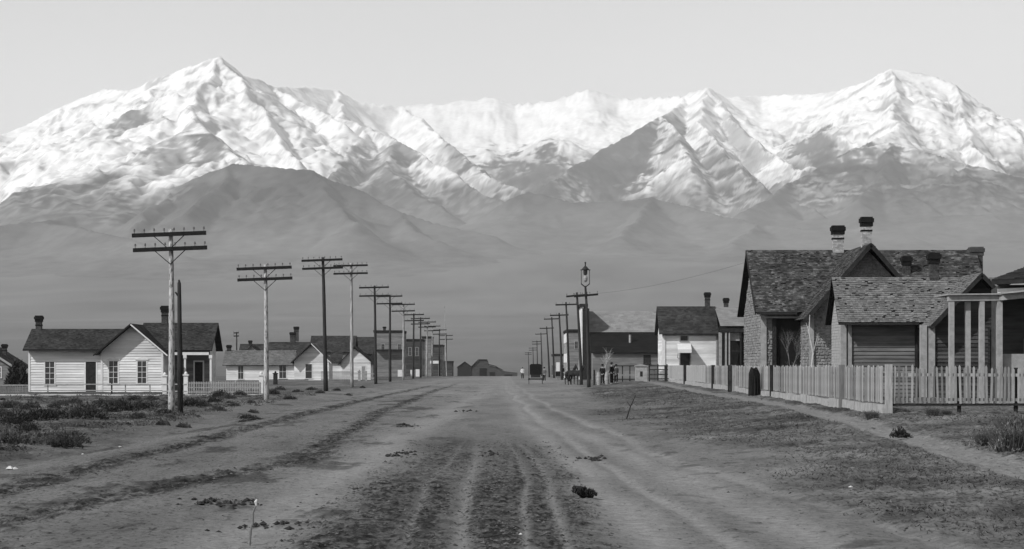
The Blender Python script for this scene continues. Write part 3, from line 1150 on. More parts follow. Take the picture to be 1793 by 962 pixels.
gable_roof_x(H, PX(390, 135), PX(516, 135), 134.5, 140.5, 2.02, 3.95, 137.5, 'shingle_grey', rows=.2, wid=.25)
xm = (xa + xb) / 2
gable_roof_y(H, xa - .4, xb + .4, 133.2, 140.3, 2.35, 4.85, xm, 'shingle_grey', rows=.2, wid=.25)
for sx in (-1, 1):
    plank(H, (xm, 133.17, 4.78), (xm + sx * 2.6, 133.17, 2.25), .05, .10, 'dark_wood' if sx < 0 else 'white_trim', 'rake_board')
plank(H, (xa, 134.0, 2.5), (xb, 134.0, 2.5), .05, .1, 'white_trim', 'belt_board')
chimney(H, PX(401, 137.5), 137.5, 3.5, 4.6, .5, .5)

# little white cottage further on
Y0 = 140
H = thing('white_cottage', 'little bright white gabled cottage behind the fourth pole', 'house', (-20.7, 140, -.1))
xa, xb = PX(598, 140), PX(649, 140)
xm = PX(621, 140)
core = MB()
gable_solid(core, xa, xb, 140.05, 146, -.4, 2.45, 'y', 4.25, xm)
core.build('wall', 'white_paint', H)
siding(H, Tx(140.05), xa, xb, -.2, 4.2, 'white_paint', [(PX(633, 140), PX(640, 140), -.2, 1.95)], gable=(xm, 4.3, .92))
door(H, Tx(140.05), PX(633.5, 140), PX(639.5, 140), -.15, 1.85, m='grey_trim')
gable_roof_y(H, xa - .45, xb + .45, 139.5, 146.3, 2.15, 4.55, xm, 'shingle_dark', rows=.2, wid=.25)
plank(H, (xa, 140.0, 2.4), (xb, 140.0, 2.4), .05, .1, 'white_trim', 'belt_board')
p = MB()
p.box(PX(578, 140), xa, 140.6, 143, -.3, 2.4)
p.build('side_wing', 'white_paint', H)
roof_plane(H, (PX(576, 140), 140.2, 2.45), (xa, 140.2, 2.45), (xa, 143.2, 3.8), (PX(576, 140), 143.2, 3.8), 'shingle_dark', rows=.25, wid=.3)


Y0 = None


def block_house(name, label, x0, x1, y0, y1, zb, ze, zr, wall, roof, axis='x', wins=(), over=.35, chim=(), cat='house'):
    H = thing(name, label, cat, ((x0 + x1) / 2, y0, zb))
    core = MB()
    gable_solid(core, x0, x1, y0 + .05, y1, zb - .5, ze, axis, zr)
    core.build('wall', wall, H)
    k = (zr - ze) / ((x1 - x0) / 2) if axis == 'y' else 0
    siding(H, Tx(y0 + .05), x0, x1, zb, ze if axis == 'x' else zr, wall, [(a - .09, b + .09, c - .1, d + .1) for a, b, c, d in wins],
           gable=((x0 + x1) / 2, zr, k) if axis == 'y' else None, e=.2)
    for q in wins:
        window(H, Tx(y0 + .05), *q, 2, 2, trim='grey_trim', sash='grey_trim')
    if axis == 'x':
        k = (zr - ze) / ((y1 - y0) / 2)
        gable_roof_x(H, x0 - over, x1 + over, y0 - over, y1 + over, ze - k * over + .1, zr + .1, (y0 + y1) / 2, roof, rows=.25, wid=.3)
    else:
        gable_roof_y(H, x0 - over, x1 + over, y0 - over, y1 + over, ze - k * over + .1, zr + .1, (x0 + x1) / 2, roof, rows=.25, wid=.3)
    for (cx_, cy_, c0, c1, w) in chim:
        chimney(H, cx_, cy_, c0, c1, w, w)
    return H


block_house('dark_roofed_house', 'large dark-roofed house rising behind the small white house', PX(545, 165), PX(618, 165), 165, 173, -.4, 4.2, 6.6, 'grey_siding', 'shingle_dark',
            wins=[(PX(560, 165), PX(568, 165), 1.5, 3)], chim=[(PX(526, 170), 169, 5.8, PZ(574, 170), .7)])
block_house('dark_house_wing', 'dark low roof with a chimney left of the large dark-roofed house', PX(476, 162), PX(541, 162), 160, 167, -.4, 3.6, 5.5, 'dark_siding', 'shingle_dark',
            chim=[(PX(516, 163), 163.5, 5.2, PZ(583, 163), .8)])
block_house('pale_gabled_shed', 'pale gable with a small chimney peeping over the white wing roof', PX(426, 165), PX(456, 165), 165, 171, -.4, 3.7, PZ(606, 165), 'pale_trim', 'shingle_dark', axis='y',
            chim=[(PX(440, 167), 168, 4.6, PZ(597, 167), .45)])
block_house('dark_long_shed', 'long dark roof behind the pale gable', PX(420, 176), PX(470, 176), 176, 183, -.4, 3.6, PZ(604, 180), 'dark_siding', 'shingle_dark')
block_house('steep_dark_house', 'steep dark-roofed building between the white cottage and the brick block', PX(626, 178), PX(653, 178), 176, 186, -.4, 4.0, PZ(592, 181), 'dark_siding', 'shingle_dark')
block_house('weathered_shed', 'weathered grey shed between the small white house and the cottage', PX(580, 150), PX(606, 150), 149, 153, -.2, 1.9, 2.9, 'grey_siding', 'shingle_grey')


# ------------------------------------------------------------------ shops down the street
def shop(name, label, x0, x1, y0, y1, zb, zt, wall, wins=(), cornice='dark_wood', front=None, extra=None, street=None, cat='shop'):
    """flat-topped building with parapet; windows on the near side; street front on the side facing the road"""
    H = thing(name, label, cat, ((x0 + x1) / 2, y0, zb))
    c = MB()
    c.box(x0, x1, y0, y1, zb - .6, zt)
    c.build('wall', wall, H)
    siding(H, Tx(y0), x0, x1, zb, zt - .05, wall, [(a - .09, b + .09, c_ - .1, d + .1) for a, b, c_, d in wins], e=.22, thick=.03)
    for q in wins:
        window(H, Tx(y0), *q, 2, 2, trim='grey_trim', sash='grey_trim')
    p = MB()
    p.box(x0 - .15, x1 + .15, y0 - .15, y1 + .15, zt + .001, zt + .25)
    p.box(x0 - .08, x1 + .08, y0 - .08, y1 + .08, zt - .25, zt)
    p.build('cornice', cornice, H)
    if street:
        xf, out, m = street
        T = Ty(xf, out)
        s = MB()
        tbox(s, T, y0 + .02, y1 - .02, .0, .06, zb, zt + .02)
        fr = s.build('street_front', m, H)
        n = max(2, int((y1 - y0) / 3))
        for k in range(n):
            a = y0 + (k + .25) * (y1 - y0) / n
            b = a + .5 * (y1 - y0) / n
            g = MB()
            tbox(g, T, a, b, .061, .075, zb + .5, zb + 2.5)
            g.build('shop_window', 'window_glass', H)
            if zt - zb > 5.5:
                g = MB()
                tbox(g, T, a, b, .061, .075, zb + 3.8, zb + 5.4)
                g.build('upper_window', 'window_glass', H)
    return H


H = shop('brick_block', 'tall grey two-storey block with a dark window band, left row behind the poles', PX(655, 190), PX(705, 190), 190, 203, -.3, PZ(581, 190), 'grey_siding',
         wins=[(PX(668, 190), PX(673, 190), PZ(612, 190), PZ(603, 190)), (PX(697, 190), PX(702, 190), PZ(612, 190), PZ(603, 190))], street=(PX(705, 190), 1, 'grey_siding'))
p = MB()
p.box(PX(656, 189), PX(704, 189), 188.6, 189.9, PZ(613.5, 189), PZ(612, 189))
p.build('ledge', 'dark_wood', H)
chimney(H, PX(674, 192), 193, PZ(580, 192), PZ(573, 192), .5, .5, band=False)
shop('grey_shop', 'grey shop with dark cornice right of the tall block, left row', PX(707, 215), PX(741, 215), 212, 226, -.4, PZ(596, 212), 'dark_siding',
     wins=[(PX(716, 212), PX(720, 212), 4, 5.6), (PX(728, 212), PX(732, 212), 4, 5.6)], street=(PX(741, 215), 1, 'grey_siding'))
shop('dark_shop', 'dark narrow false-front shop further down the left row', PX(742, 236), PX(757, 236), 232, 246, -.5, PZ(592, 236), 'grey_siding', street=(PX(757, 236), 1, 'dark_siding'))
shop('low_shop', 'low dark shop at the far end of the left row', PX(758, 262), PX(776, 262), 258, 275, -.7, PZ(606, 262), 'dark_siding', street=(PX(776, 262), 1, 'grey_siding'))
shop('end_shed', 'small dark shed last in the left row', PX(776, 300), PX(793, 300), 296, 310, -1.0, PZ(634, 300), 'dark_siding', street=(PX(793, 300), 1, 'dark_siding'), cat='shed')
for px, D, w, y0, y1, lb in ((702, 176, 11, 648, 666, 'left of three white boards standing by the left shops'), (722, 180, 7, 648, 660, 'middle of three white boards standing by the left shops'), (731.5, 178, 7.5, 647, 668, 'right of three white boards standing by the left shops')):
    S = thing('white_board', lb, 'board', (PX(px, D), D, gz(PX(px, D), D)), 'white boards by the left shops')
    b = MB()
    b.box(PX(px - w / 2, D), PX(px + w / 2, D), D - .05, D + .05, max(PZ(y1, D), gz(PX(px, D), D) + .1), PZ(y0, D))
    b.build('panel', 'white_trim', S)
    for s in (-.4, .4):
        b = MB()
        x = PX(px + s * w, D)
        b.box(x - .05, x + .05, D + .051, D + .14, gz(x, D) - .2, PZ(y0, D))
        b.build('leg', 'grey_trim', S)
S = thing('hanging_sign', 'white sign board jutting over the walk, left row', 'sign', (PX(762, 228), 228, -.2))
b = MB()
b.box(PX(753, 228), PX(770, 228), 227.9, 228.0, PZ(637, 228), PZ(632, 228))
b.build('panel', 'white_trim', S)
b = MB()
for px in (755, 768):
    b.box(PX(px, 228) - .06, PX(px, 228) + .06, 228.01, 228.13, -.6, PZ(632, 228))
b.build('posts', 'grey_trim', S)
S = thing('flagpole', 'tall thin bare flagpole among the far left poles', 'flagpole', (PX(779, 232), 232, -.3))
b = MB()
b.tube([(PX(782, 232), 232, -.8), (PX(780, 232), 232, 7), (PX(778.5, 232), 232, PZ(538, 232))], [.11, .09, .04], 6)
b.build('shaft', 'pole_pale', S)
b = MB()
b.lathe([(.02, -.1), (.1, 0), (.02, .1)], (PX(778.5, 232), 232, PZ(538, 232)), 8)
b.build('ball', 'iron', S)

# far end of the street
block_house('far_barn', 'dark gabled barn at the far end of the street, left', PX(801, 400), PX(826, 400), 400, 410, -2.6, PZ(643, 400), PZ(634, 400), 'dark_wood', 'soot', axis='y', cat='barn')
Y0 = 430
H = thing('grain_shed', 'dark elevator shed with raised top and sloping lean-tos closing the street', 'shed', (PX(855, 430), 430, -2.6))
D = 430
c = MB()
pr = [(820, 662), (820, 648), (838, 631.5), (854, 631.5), (856, 640), (868, 643), (880, 650), (906, 653), (906, 662)]
c.prism([at(a, b, D) for a, b in pr], (0, 12, 0))
c.build('wall', 'dark_siding', H)
for (a, b), (c_, d) in (((819, 649), (837, 631)), ((855, 639), (869, 642.5)), ((868, 643), (881, 649.5))):
    q = MB()
    P0, P1 = at(a, b, D - .6), at(c_, d, D - .6)
    q.hexa([P0, P1, P1 + Vector((0, 13.2, 0)), P0 + Vector((0, 13.2, 0)), P0 + Vector((0, 0, .3)), P1 + Vector((0, 0, .3)), P1 + Vector((0, 13.2, .3)), P0 + Vector((0, 13.2, .3))])
    q.build('roof_slope', 'tar_roof', H)
q = MB()
q.box(PX(838, D), PX(853, D), D - .3, D + 12.3, PZ(631.4, D), PZ(629.5, D))
q.build('top', 'tar_roof', H)

for px, w, zt in ((846, 3.0, 645), (862, 2.2, 652), (890, 3.2, 656)):
    q = MB()
    x = PX(px, D)
    q.box(x - w / 2, x + w / 2, D - .12, D - .02, -2.9, PZ(zt, D))
    q.build('door', 'soot', H)
Y0 = None
# right row
H = shop('white_front_shop', 'shop with a bright white street front, right row beyond the lamp pole', 7.9, 12.2, 150, 170, -.1, PZ(580, 150), 'grey_siding',
         wins=[(9.6, 10.1, 1.4, 2.6), (10.5, 11.0, 1.4, 2.6), (10.3, 10.8, 4.2, 5.6), (9.0, 9.4, 4.4, 5.4)], street=(7.9, -1, 'white_paint'))
shop('far_right_shop', 'low grey shop furthest down the right row', 8.6, 12.5, 215, 240, -.5, PZ(622, 215), 'grey_siding', street=(8.6, -1, 'grey_siding'))

Y0 = 124
H = thing('false_front_store', 'store with tall false front and long pale roof behind the lamp pole', 'store', (13, 124, .2))
c = MB()
gable_solid(c, 8.7, 18.2, 124.05, 134, -.4, 5.9, 'x', 8.35, 129)
c.build('wall', 'grey_siding', H)
gable_roof_x(H, 8.6, 18.6, 123.7, 134.4, 5.75, 8.5, 129, 'pale_roof', rows=.4, wid=.6, lift=.012)
c = MB()
c.box(8.2, 8.45, 123.3, 134.6, -.4, 8.9)
c.build('false_front', 'white_paint', H)
c = MB()
c.box(8.0, 8.95, 123.1, 134.8, 8.901, 9.25)
c.build('cornice', 'dark_wood', H)
c = MB()
c.box(8.3, 9.1, 122.9, 123.25, .0, 8.7)
c.build('side_board', 'dark_wood', H)

Y0 = 118
H = thing('tar_roofed_shed', 'long low shed with black roof and stovepipe behind the two men', 'shed', (13, 118, .2))
xa, xb = PX(1038, 118), PX(1164, 118)
c = MB()
c.prism([(xa, 118.05, -.4), (xa, 122.9, -.4), (xa, 122.9, 5.55), (xa, 118.05, 3.55)], (xb - xa, 0, 0))
c.build('wall', 'grey_siding', H)
op = [(PX(1128, 118), PX(1138, 118), PZ(637, 118), PZ(623, 118))]
siding(H, Tx(118.05), xa, xb, .1, 3.5, 'grey_siding', [(a - .09, b + .09, c_ - .1, d + .1) for a, b, c_, d in op], e=.18)
window(H, Tx(118.05), *op[0], 2, 2, trim='dark_wood', sash='dark_wood')
roof_plane(H, (xa - .2, 117.6, 3.42), (xb + .2, 117.6, 3.42), (xb + .2, 122.95, 5.75), (xa - .2, 122.95, 5.75), 'tar_roof', rows=.8, wid=1.2, lift=.012)
plank(H, (xa - .2, 122.9, 5.72), (xb + .2, 122.9, 5.72), .2, .16, 'soot', 'ridge_cap')
c = MB()
x = PX(1103, 120.5)
c.tube([(x, 120.3, 4.3), (x, 120.3, 5.5)], .13, 10)
c.build('stovepipe', 'pale_trim', H)
c = MB()
c.lathe([(.24, 0), (.22, .06), (.04, .18)], (x, 120.3, 5.52), 10)
c.build('stovepipe_cap', 'soot', H)

# white house with awning
Y0 = 100
H = thing('awning_house', 'narrow white house with white door awning behind the picket fence', 'house', (17, 100, .5))
D = 100
xa, xb = PX(1160, D), PX(1256, D)
c = MB()
gable_solid(c, xa, xb, 100.05, 106.5, 0, 5.2, 'x', 7.5, 103.2)
c.build('wall', 'white_paint', H)
op = [(PX(1192, D), PX(1204, D), PZ(597, D), PZ(584, D)), (PX(1191, D), PX(1208, D), .6, PZ(614, D))]
siding(H, Tx(100.05), xa, xb, .5, 5.15, 'white_paint', [(a - .09, b + .09, c_ - .1, d + .1) for a, b, c_, d in op], e=.15)
siding(H, Ty(xa), 100.05, 106.5, .5, 7.3, 'white_paint', gable=(103.2, 7.5, .72), e=.15)
window(H, Tx(100.05), *op[0], 2, 1, trim='grey_trim', sash='dark_wood')
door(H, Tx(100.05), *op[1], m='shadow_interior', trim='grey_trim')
gable_roof_x(H, xa - .35, xb + .1, 99.5, 107, 5.0, 7.7, 103.2, 'shingle_dark', rows=.2, wid=.3, lift=.012)
corner_board(H, xa + .12, 100.0, .5, 5.1, .3)
corner_board(H, xb - .06, 100.0, .5, 5.1, .16, 'grey_trim')
plank(H, (xa, 99.95, 4.98), (xb, 99.95, 4.98), .06, .35, 'grey_trim', 'frieze_board')
q = MB()
a0, a1 = PX(1187, 98.9), PX(1211, 98.9)
zt, zb = PZ(602, D), PZ(613, 98.9)
q.hexa([(a0, 98.9, zb), (a1, 98.9, zb), (a1, 100, zt - .06), (a0, 100, zt - .06), (a0, 98.9, zb + .05), (a1, 98.9, zb + .05), (a1, 100, zt), (a0, 100, zt)])
q.box(a0, a1, 98.86, 98.899, zb - .28, zb + .05)
q.build('awning', 'white_trim', H)
for x in (a0 + .05, a1 - .05):
    plank(H, (x, 98.95, zb - .02), (x, 100.0, zb - .75), .05, .05, 'grey_trim', 'awning_bracket')
chimney(H, PX(1239, 103), 103.2, 7.3, PZ(513, 103), .48, .48)
# lean-to porch on its right
xc, xd = xb + .05, PX(1326, 97.5)
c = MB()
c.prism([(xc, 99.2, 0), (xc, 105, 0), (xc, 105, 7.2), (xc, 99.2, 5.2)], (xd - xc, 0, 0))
c.build('side_wing', 'shadow_interior', H)  # solid block, its near-black colour standing in for the shaded porch interior
roof_plane(H, (xc, 97.3, PZ(571, 97.3)), (xd + .1, 97.3, PZ(571, 97.3)), (xd + .1, 103.5, PZ(538, 103.5)), (xc, 103.5, PZ(538, 103.5)), 'pale_roof', rows=.22, wid=.4, lift=.012)
plank(H, (xc, 97.5, 5.3), (xd, 97.5, 5.3), .12, .4, 'dark_wood', 'porch_beam')
for px, w, m in ((1261, .3, 'grey_trim'), (1271, .16, 'grey_trim'), (1277, .12, 'pale_trim'), (1297, .12, 'dark_wood'), (1309, .14, 'grey_trim'), (1315, .2, 'grey_trim'), (1322, .14, 'grey_trim')):
    q = MB()
    x = PX(px, 97.6)
    q.box(x - w / 2, x + w / 2, 97.5, 97.66, .4, 5.1)
    q.build('porch_post', m, H)
plank(H, (xc, 97.7, PZ(615, 97.7)), (xd, 97.7, PZ(615, 97.7)), .06, .14, 'dark_wood', 'porch_rail')
q = MB()
q.box(PX(1279, 98), PX(1295, 98), 97.95, 98.0, PZ(597, 98), PZ(583, 98))
q.build('notice_panel', 'grey_trim', H)
chimney(H, PX(1271, 104), 103.8, 7.0, PZ(523, 104), .42, .42, band=False)

# ------------------------------------------------------------------ right: stone house
Y0 = 57
H = thing('stone_house', 'large stone house with steep patchy shingle roof and two tall chimneys', 'house', (19, 57, .6))
yg = 53.5                                   # front of the projecting gable
xl, xr = PX(1332, 57), PX(1700, 61)
ga, gl = PX(1520, yg), PX(1417, yg)         # gable apex, left wall
gr = 2 * ga - gl
ze = PZ(545, 57)
zr = PZ(438, 61.4)
zga = PZ(429, yg)
zge = PZ(548, yg)
c = MB()
gable_solid(c, xl, xr, 57.05, 65.8, 0, ze, 'x', zr - .25, 61.4)
gable_solid(c, gl, gr, yg + .05, 61, 0, zge, 'y', zga - .3, ga)
c.build('wall', 'mortar', H)
ks = (zga - .3 - zge) / (ga - gl)
dop = [(PX(1352, 57), PX(1402, 57), .6, PZ(558, 57))]
stones(H, Tx(57.05), xl, gl, .6, lambda s: ze - .05, opens=dop)
stones(H, Ty(xl), 57.05, 65.8, .6, lambda s: zr - .35 - abs(s - 61.4) * (zr - .25 - ze) / 4.35)
stones(H, Tx(yg + .05), gl, gr, .6, lambda s: zga - .35 - abs(s - ga) * ks)
stones(H, Ty(gl), yg + .05, 57.0, .6, lambda s: zge - .05)
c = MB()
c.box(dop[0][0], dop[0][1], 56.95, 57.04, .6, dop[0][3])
c.build('porch_recess_shade', 'shadow_interior', H)  # flat near-black panel painted as the shade of a recess
zl = PZ(556, 56.7)
plank(H, (PX(1338, 56.7), 56.7, zl), (PX(1412, 56.7), 56.7, zl), .1, .09, 'pale_trim', 'porch_lintel')
plank(H, (PX(1356, 56.8), 56.8, .6), (PX(1356, 56.8), 56.8, zl - .05), .2, .1, 'dark_wood', 'porch_post')
plank(H, (PX(1407, 56.7), 56.7, .6), (PX(1407, 56.7), 56.7, zl - .05), .2, .1, 'pale_trim', 'porch_post')
corner_board(H, xl + .16, 56.98, .6, ze - .05, .30, 'pale_trim')
c = MB()
c.box(gl - .02, gl + .24, yg - .08, yg - .02, .6, zge - .1)
c.build('corner_board', 'pale_trim', H)
gable_roof_x(H, xl - .35, xr + .35, 56.3, 66.5, PZ(547, 56.3), zr, 61.4, 'shingle_old', rows=.15, wid=.15, lift=.03, gaps=.02, slab='soot')
kr = (zga - zge) / (ga - gl)
gable_roof_y(H, gl - .35, gr + .35, yg - 1.0, 61.2, zge - kr * .3, zga + .05, ga, 'shingle_old', rows=.15, wid=.15, lift=.03, gaps=.02, slab='soot')
for sx in (-1, 1):
    plank(H, (ga, yg - 1.03, zga - .06), (ga + sx * (ga - gl + .37), yg - 1.03, zge - kr * .3 - .12), .06, .22, 'dark_wood', 'rake_board')
plank(H, (xl - .36, 61.4, zr - .1), (xl - .36, 56.3, PZ(549, 56.3)), .05, .2, 'dark_wood', 'rake_board')
plank(H, (xl - .3, 56.28, PZ(548.5, 56.3)), (gl - .3, 56.28, PZ(548.5, 56.3)), .05, .16, 'dark_wood', 'fascia')
chimney(H, PX(1467, 61.4), 61.4, zr - .3, PZ(397, 61.4), .60, .55, 'brick_pale')
chimney(H, PX(1517, 55), 55, zga - .3, PZ(382, 55), .52, .5, 'brick_pale')
chimney(H, PX(1711, 61), 61.4, 6.0, PZ(434, 61), .62, .9, 'brick_dark', 'brick_dark', band=False)
chimney(H, PX(1592, 58.6), 59.5, 5.6, PZ(449, 58.6), .40, .42, 'brick_dark', 'soot', band=False)

# shingled wing house in front of it
Y0 = 47
H = thing('shingled_house', 'weathered shingle-roofed house with dark siding right behind the picket fence corner', 'house', (18, 47, .6))
yg = 44.5
xl = PX(1474, 47)
gl, ga = PX(1634, yg), PX(1713, yg)
gr = 2 * ga - gl
xm_ = PX(1612, 47)
ze, zr = PZ(565, 46.4), PZ(486, 48.5)
zge, zga = PZ(563, yg), PZ(479, yg)
xr = PX(1740, 50)
c = MB()
gable_solid(c, xl, xr, 47.05, 50.2, 0, ze + .25, 'x', zr - .2, 48.5)
gable_solid(c, gl, gr, yg + .05, 50, 0, zge, 'y', zga - .22, ga)
c.build('wall', 'dark_siding', H)
siding(H, Tx(47.05), xl, gl + .3, .6, ze + .2, 'brown_siding', e=.17, thick=.05)
siding(H, Ty(xl), 47.05, 50.2, .6, zr - .3, 'pale_trim', gable=(48.5, zr - .2, (zr - .45 - ze) / 1.5))
siding(H, Ty(gl), yg + .05, 47.0, .6, zge, 'dark_siding', e=.14, thick=.04)
kg = (zga - .22 - zge) / (ga - gl)
siding(H, Tx(yg + .05), gl, gr, .6, zga - .25, 'dark_siding', [(PX(1733, yg), PX(1745, yg), .6, PZ(575, yg))], gable=(ga, zga - .2, kg), e=.17, thick=.055)
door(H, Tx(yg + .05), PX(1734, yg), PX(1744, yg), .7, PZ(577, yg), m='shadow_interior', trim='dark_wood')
corner_board(H, xl + .07, 46.98, .6, ze + .1, .26, 'pale_trim')
corner_board(H, xl + .36, 46.97, .6, ze + .1, .16, 'grey_trim')
for px, w in ((1617, .28), (1631, .28)):
    corner_board(H, PX(px, yg), yg - .05, .6, zge - .15, w, 'pale_trim', 'door_board')
corner_board(H, PX(1604, 47), 46.97, .6, ze, .12, 'dark_wood')
gable_roof_x(H, xl - .25, xr + .3, 46.3, 50.7, ze, zr, 48.5, 'shingle_weathered', rows=.125, wid=.13, lift=.032, gaps=.03, slab='soot')
kr = (zga - zge) / (ga - gl)
gable_roof_y(H, gl - .25, gr + .25, yg - .8, 50.2, zge - kr * .22, zga, ga, 'shingle_weathered', rows=.125, wid=.13, lift=.032, gaps=.025, slab='soot')
for sx in (-1, 1):
    plank(H, (ga, yg - .83, zga - .1), (ga + sx * (ga - gl + .27), yg - .83, zge - kr * .22 - .1), .05, .18, 'dark_wood', 'rake_board')
plank(H, (xl - .25, 46.28, ze - .06), (gl - .3, 46.28, ze - .06), .04, .1, 'dark_wood', 'fascia')
chimney(H, PX(1635, 48.5), 48.5, zr - .2, PZ(447, 49.6), .40, .4, 'brick_dark', 'soot', band=False)

# porch house at the right edge
Y0 = 38
H = thing('porch_house', 'house with tall pale square porch posts at the right edge', 'house', (19.5, 38, .7))
D = 38
zb = PZ(528, D)
for px, w in ((1667, .17), (1698, .17), (1720, .17), (1751, .19)):
    q = MB()
    x = PX(px, D)
    y = D + (.25 if px in (1698,) else 0)
    q.box(x - w / 2, x + w / 2, y, y + .26, .5, zb)
    q.build('porch_post', 'pale_trim', H)
plank(H, (PX(1661, D), D + .13, zb + .11), (PX(1757, D), D + .13, zb + .13), .3, .2, 'pale_trim', 'porch_beam')
plank(H, (PX(1751, D), D + .05, zb + .14), (24, 35.5, zb + .75), .25, .22, 'pale_trim', 'porch_beam')
q = MB()
x0_, x1_ = PX(1658, D), PX(1752, D)
q.hexa([(x0_, D - .15, zb + .22), (x1_, D - .15, zb + .24), (x1_, D + 2.6, zb + .24), (x0_, D + 2.6, zb + .22), (x0_, D - .15, zb + .27), (x1_, D - .15, zb + .29), (x1_, D + 2.6, zb + .29), (x0_, D + 2.6, zb + .27)])
q.hexa([(x1_ + .01, D - .4, zb + .26), (24, 35.2, zb + .87), (24, 40, zb + .87), (x1_ + .01, 40.6, zb + .26), (x1_ + .01, D - .4, zb + .32), (24, 35.2, zb + .93), (24, 40, zb + .93), (x1_ + .01, 40.6, zb + .32)])
q.build('porch_ceiling', 'grey_trim', H)
xl = PX(1757, 40)
c = MB()
c.prism([(xl, 40.6, 0), (25, 39.5, 0), (25, 46, 0), (xl + .8, 46, 0)], (0, 0, 5.0))
c.build('wall', 'dark_siding', H)
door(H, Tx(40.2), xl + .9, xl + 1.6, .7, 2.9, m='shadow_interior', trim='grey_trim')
plank(H, (PX(1748, 38.4), 38.5, PZ(513, 38.4)), (24.6, 38.0, PZ(500, 38.4)), .1, .3, 'white_trim', 'frieze_board')
P0, P1 = (PX(1737, 38.2), 38.3, PZ(490, 38.2)), (26, 36.5, PZ(490, 38.2) + .3)
PK = (22.0, 42.0, PZ(420, 40))
roof_plane(H, P0, P1, (23.5, 42, PK[2]), PK, 'shingle_dark', rows=.17, wid=.2, lift=.025)
roof_plane(H, (19.4, 46, P0[2]), P0, PK, (22.0, 42.1, PK[2]), 'shingle_dark', rows=.17, wid=.2, lift=.025)
plank(H, (P0[0], P0[1] - .03, P0[2] - .1), (P1[0], P1[1] - .03, P1[2] - .1), .05, .16, 'dark_wood', 'fascia')
q = MB()
q.box(PX(1757, 38), 24, 37.9, 40, .3, .75)
q.build('porch_floor', 'grey_trim', H)
q = MB()
q.box(PX(1758, 38), 24, 38.3, 38.36, .75, PZ(620, 38.3))
q.build('porch_parapet', 'pale_trim', H)
Y0 = None

# ------------------------------------------------------------------ telegraph poles
ORD = ['nearest', 'second', 'third', 'fourth', 'fifth', 'sixth', 'seventh', 'eighth', 'ninth', 'tenth', 'eleventh', 'twelfth', 'thirteenth', 'fourteenth']


def telegraph_pole(label, group, x, y, h, topx=0.0, m='pole_wood', arms=((.22, 0),), armlen=3.05, pins=8, r=.14, tilt=.03, yaw=.05, near_=True):
    zb = gz(x, y)
    P = thing('telegraph_pole', label, 'utility pole', (x, y, zb), group)
    mb = MB()
    n = 9
    pts, rad = [], []
    for k in range(n + 1):
        t = k / n
        pts.append((x + topx * t + .05 * math.sin(3 * t + x), y + .03 * math.sin(5 * t + y), zb - .4 + (h + .4) * t))
        rad.append(r * (1 - .42 * t) * R.uniform(.95, 1.05))
    mb.tube(pts, rad, 10)
    mb.build('shaft', m, P, smooth=True)
    for dz, off in arms:
        z = zb + h - dz
        cx_ = x + topx * (1 - dz / h) + off
        c = Vector((cx_, y - r - .05, z))
        d = Vector((math.cos(yaw), -math.sin(yaw), tilt)) * armlen / 2
        a = MB()
        a.beam(c - d, c + d, .10, .165)
        ar = a.build('crossarm', 'crossarm_wood', P)
        if near_:
            for s in (-1, 1):
                b = MB()
                b.beam(c + d * .42 * s + Vector((0, .02, -.05)), (cx_, y - r * .8, z - .62), .035, .03)
                b.build('brace', 'crossarm_wood', P)
        for k in range(pins):
            t = -0.94 + 1.88 * k / (pins - 1)
            if abs(t) < .06:
                continue
            q = c + d * t + Vector((0, 0, .078))
            i = MB()
            i.lathe([(.014, 0), (.014, .08), (.04, .085), (.042, .12), (.03, .135), (.034, .17), (.012, .19)], q, 6)
            i.build('insulator', 'insulator_glass', ar)
    return P


LG = 'telegraph poles along the left side of the street'
left = [  # px base, px top, D, height, material
    (303, 297, 43, 7.5, 'pole_pale'), (468, 463, 58, 7.5, 'pole_pale'), (572, 564, 78, 9.95, 'pole_dark'), (617.5, 614, 93, 10.95, 'pole_wood'),
    (659, 655, 107, 10.05, 'pole_dark'), (684, 682, 123, 10.2, 'pole_dark'), (707, 706, 136, 10.0, 'pole_wood'), (724, 724, 151, 9.4, 'pole_dark'),
    (737, 736, 167, 9.6, 'pole_dark'), (748, 748, 182, 9.7, 'pole_wood'), (757, 757, 197, 9.6, 'pole_pale'), (770, 769, 214, 9.6, 'pole_dark'), (782, 781, 236, 9.3, 'pole_dark')]
for k, (pb, pt, D, h, m) in enumerate(left):
    x = PX(pb, D)
    telegraph_pole(f'{ORD[k]} telegraph pole in the row left of the street, two crossarms', LG, x, D, h, PX(pt, D) - x, m,
                   arms=((.22, 0), (.82, .03)) if k < 3 else ((.2, 0), (1.05 if k > 3 else .9, 0)), pins=8 if k < 4 else 6, r=.15 if k < 2 else .17, near_=k < 7, tilt=.035 if k < 3 else .02)
# plain short post beside the nearest pole
D = 42.3
x = PX(316, D)
P = thing('plain_post', 'dark bare post without crossarms right beside the nearest pole', 'post', (x, D, gz(x, D)))
b = MB()
b.tube([(x, D, -.5), (x - .02, D, 2), (x - .05, D, 5.3), (x - .06, D, 5.45)], [.12, .11, .075, .03], 9)
b.build('shaft', 'pole_dark', P, smooth=True)
b = MB()
b.tube([(x - .05, D, 4.75), (x - .2, D - .05, 4.95)], [.05, .03], 6)
b.build('knot', 'pole_dark', P)

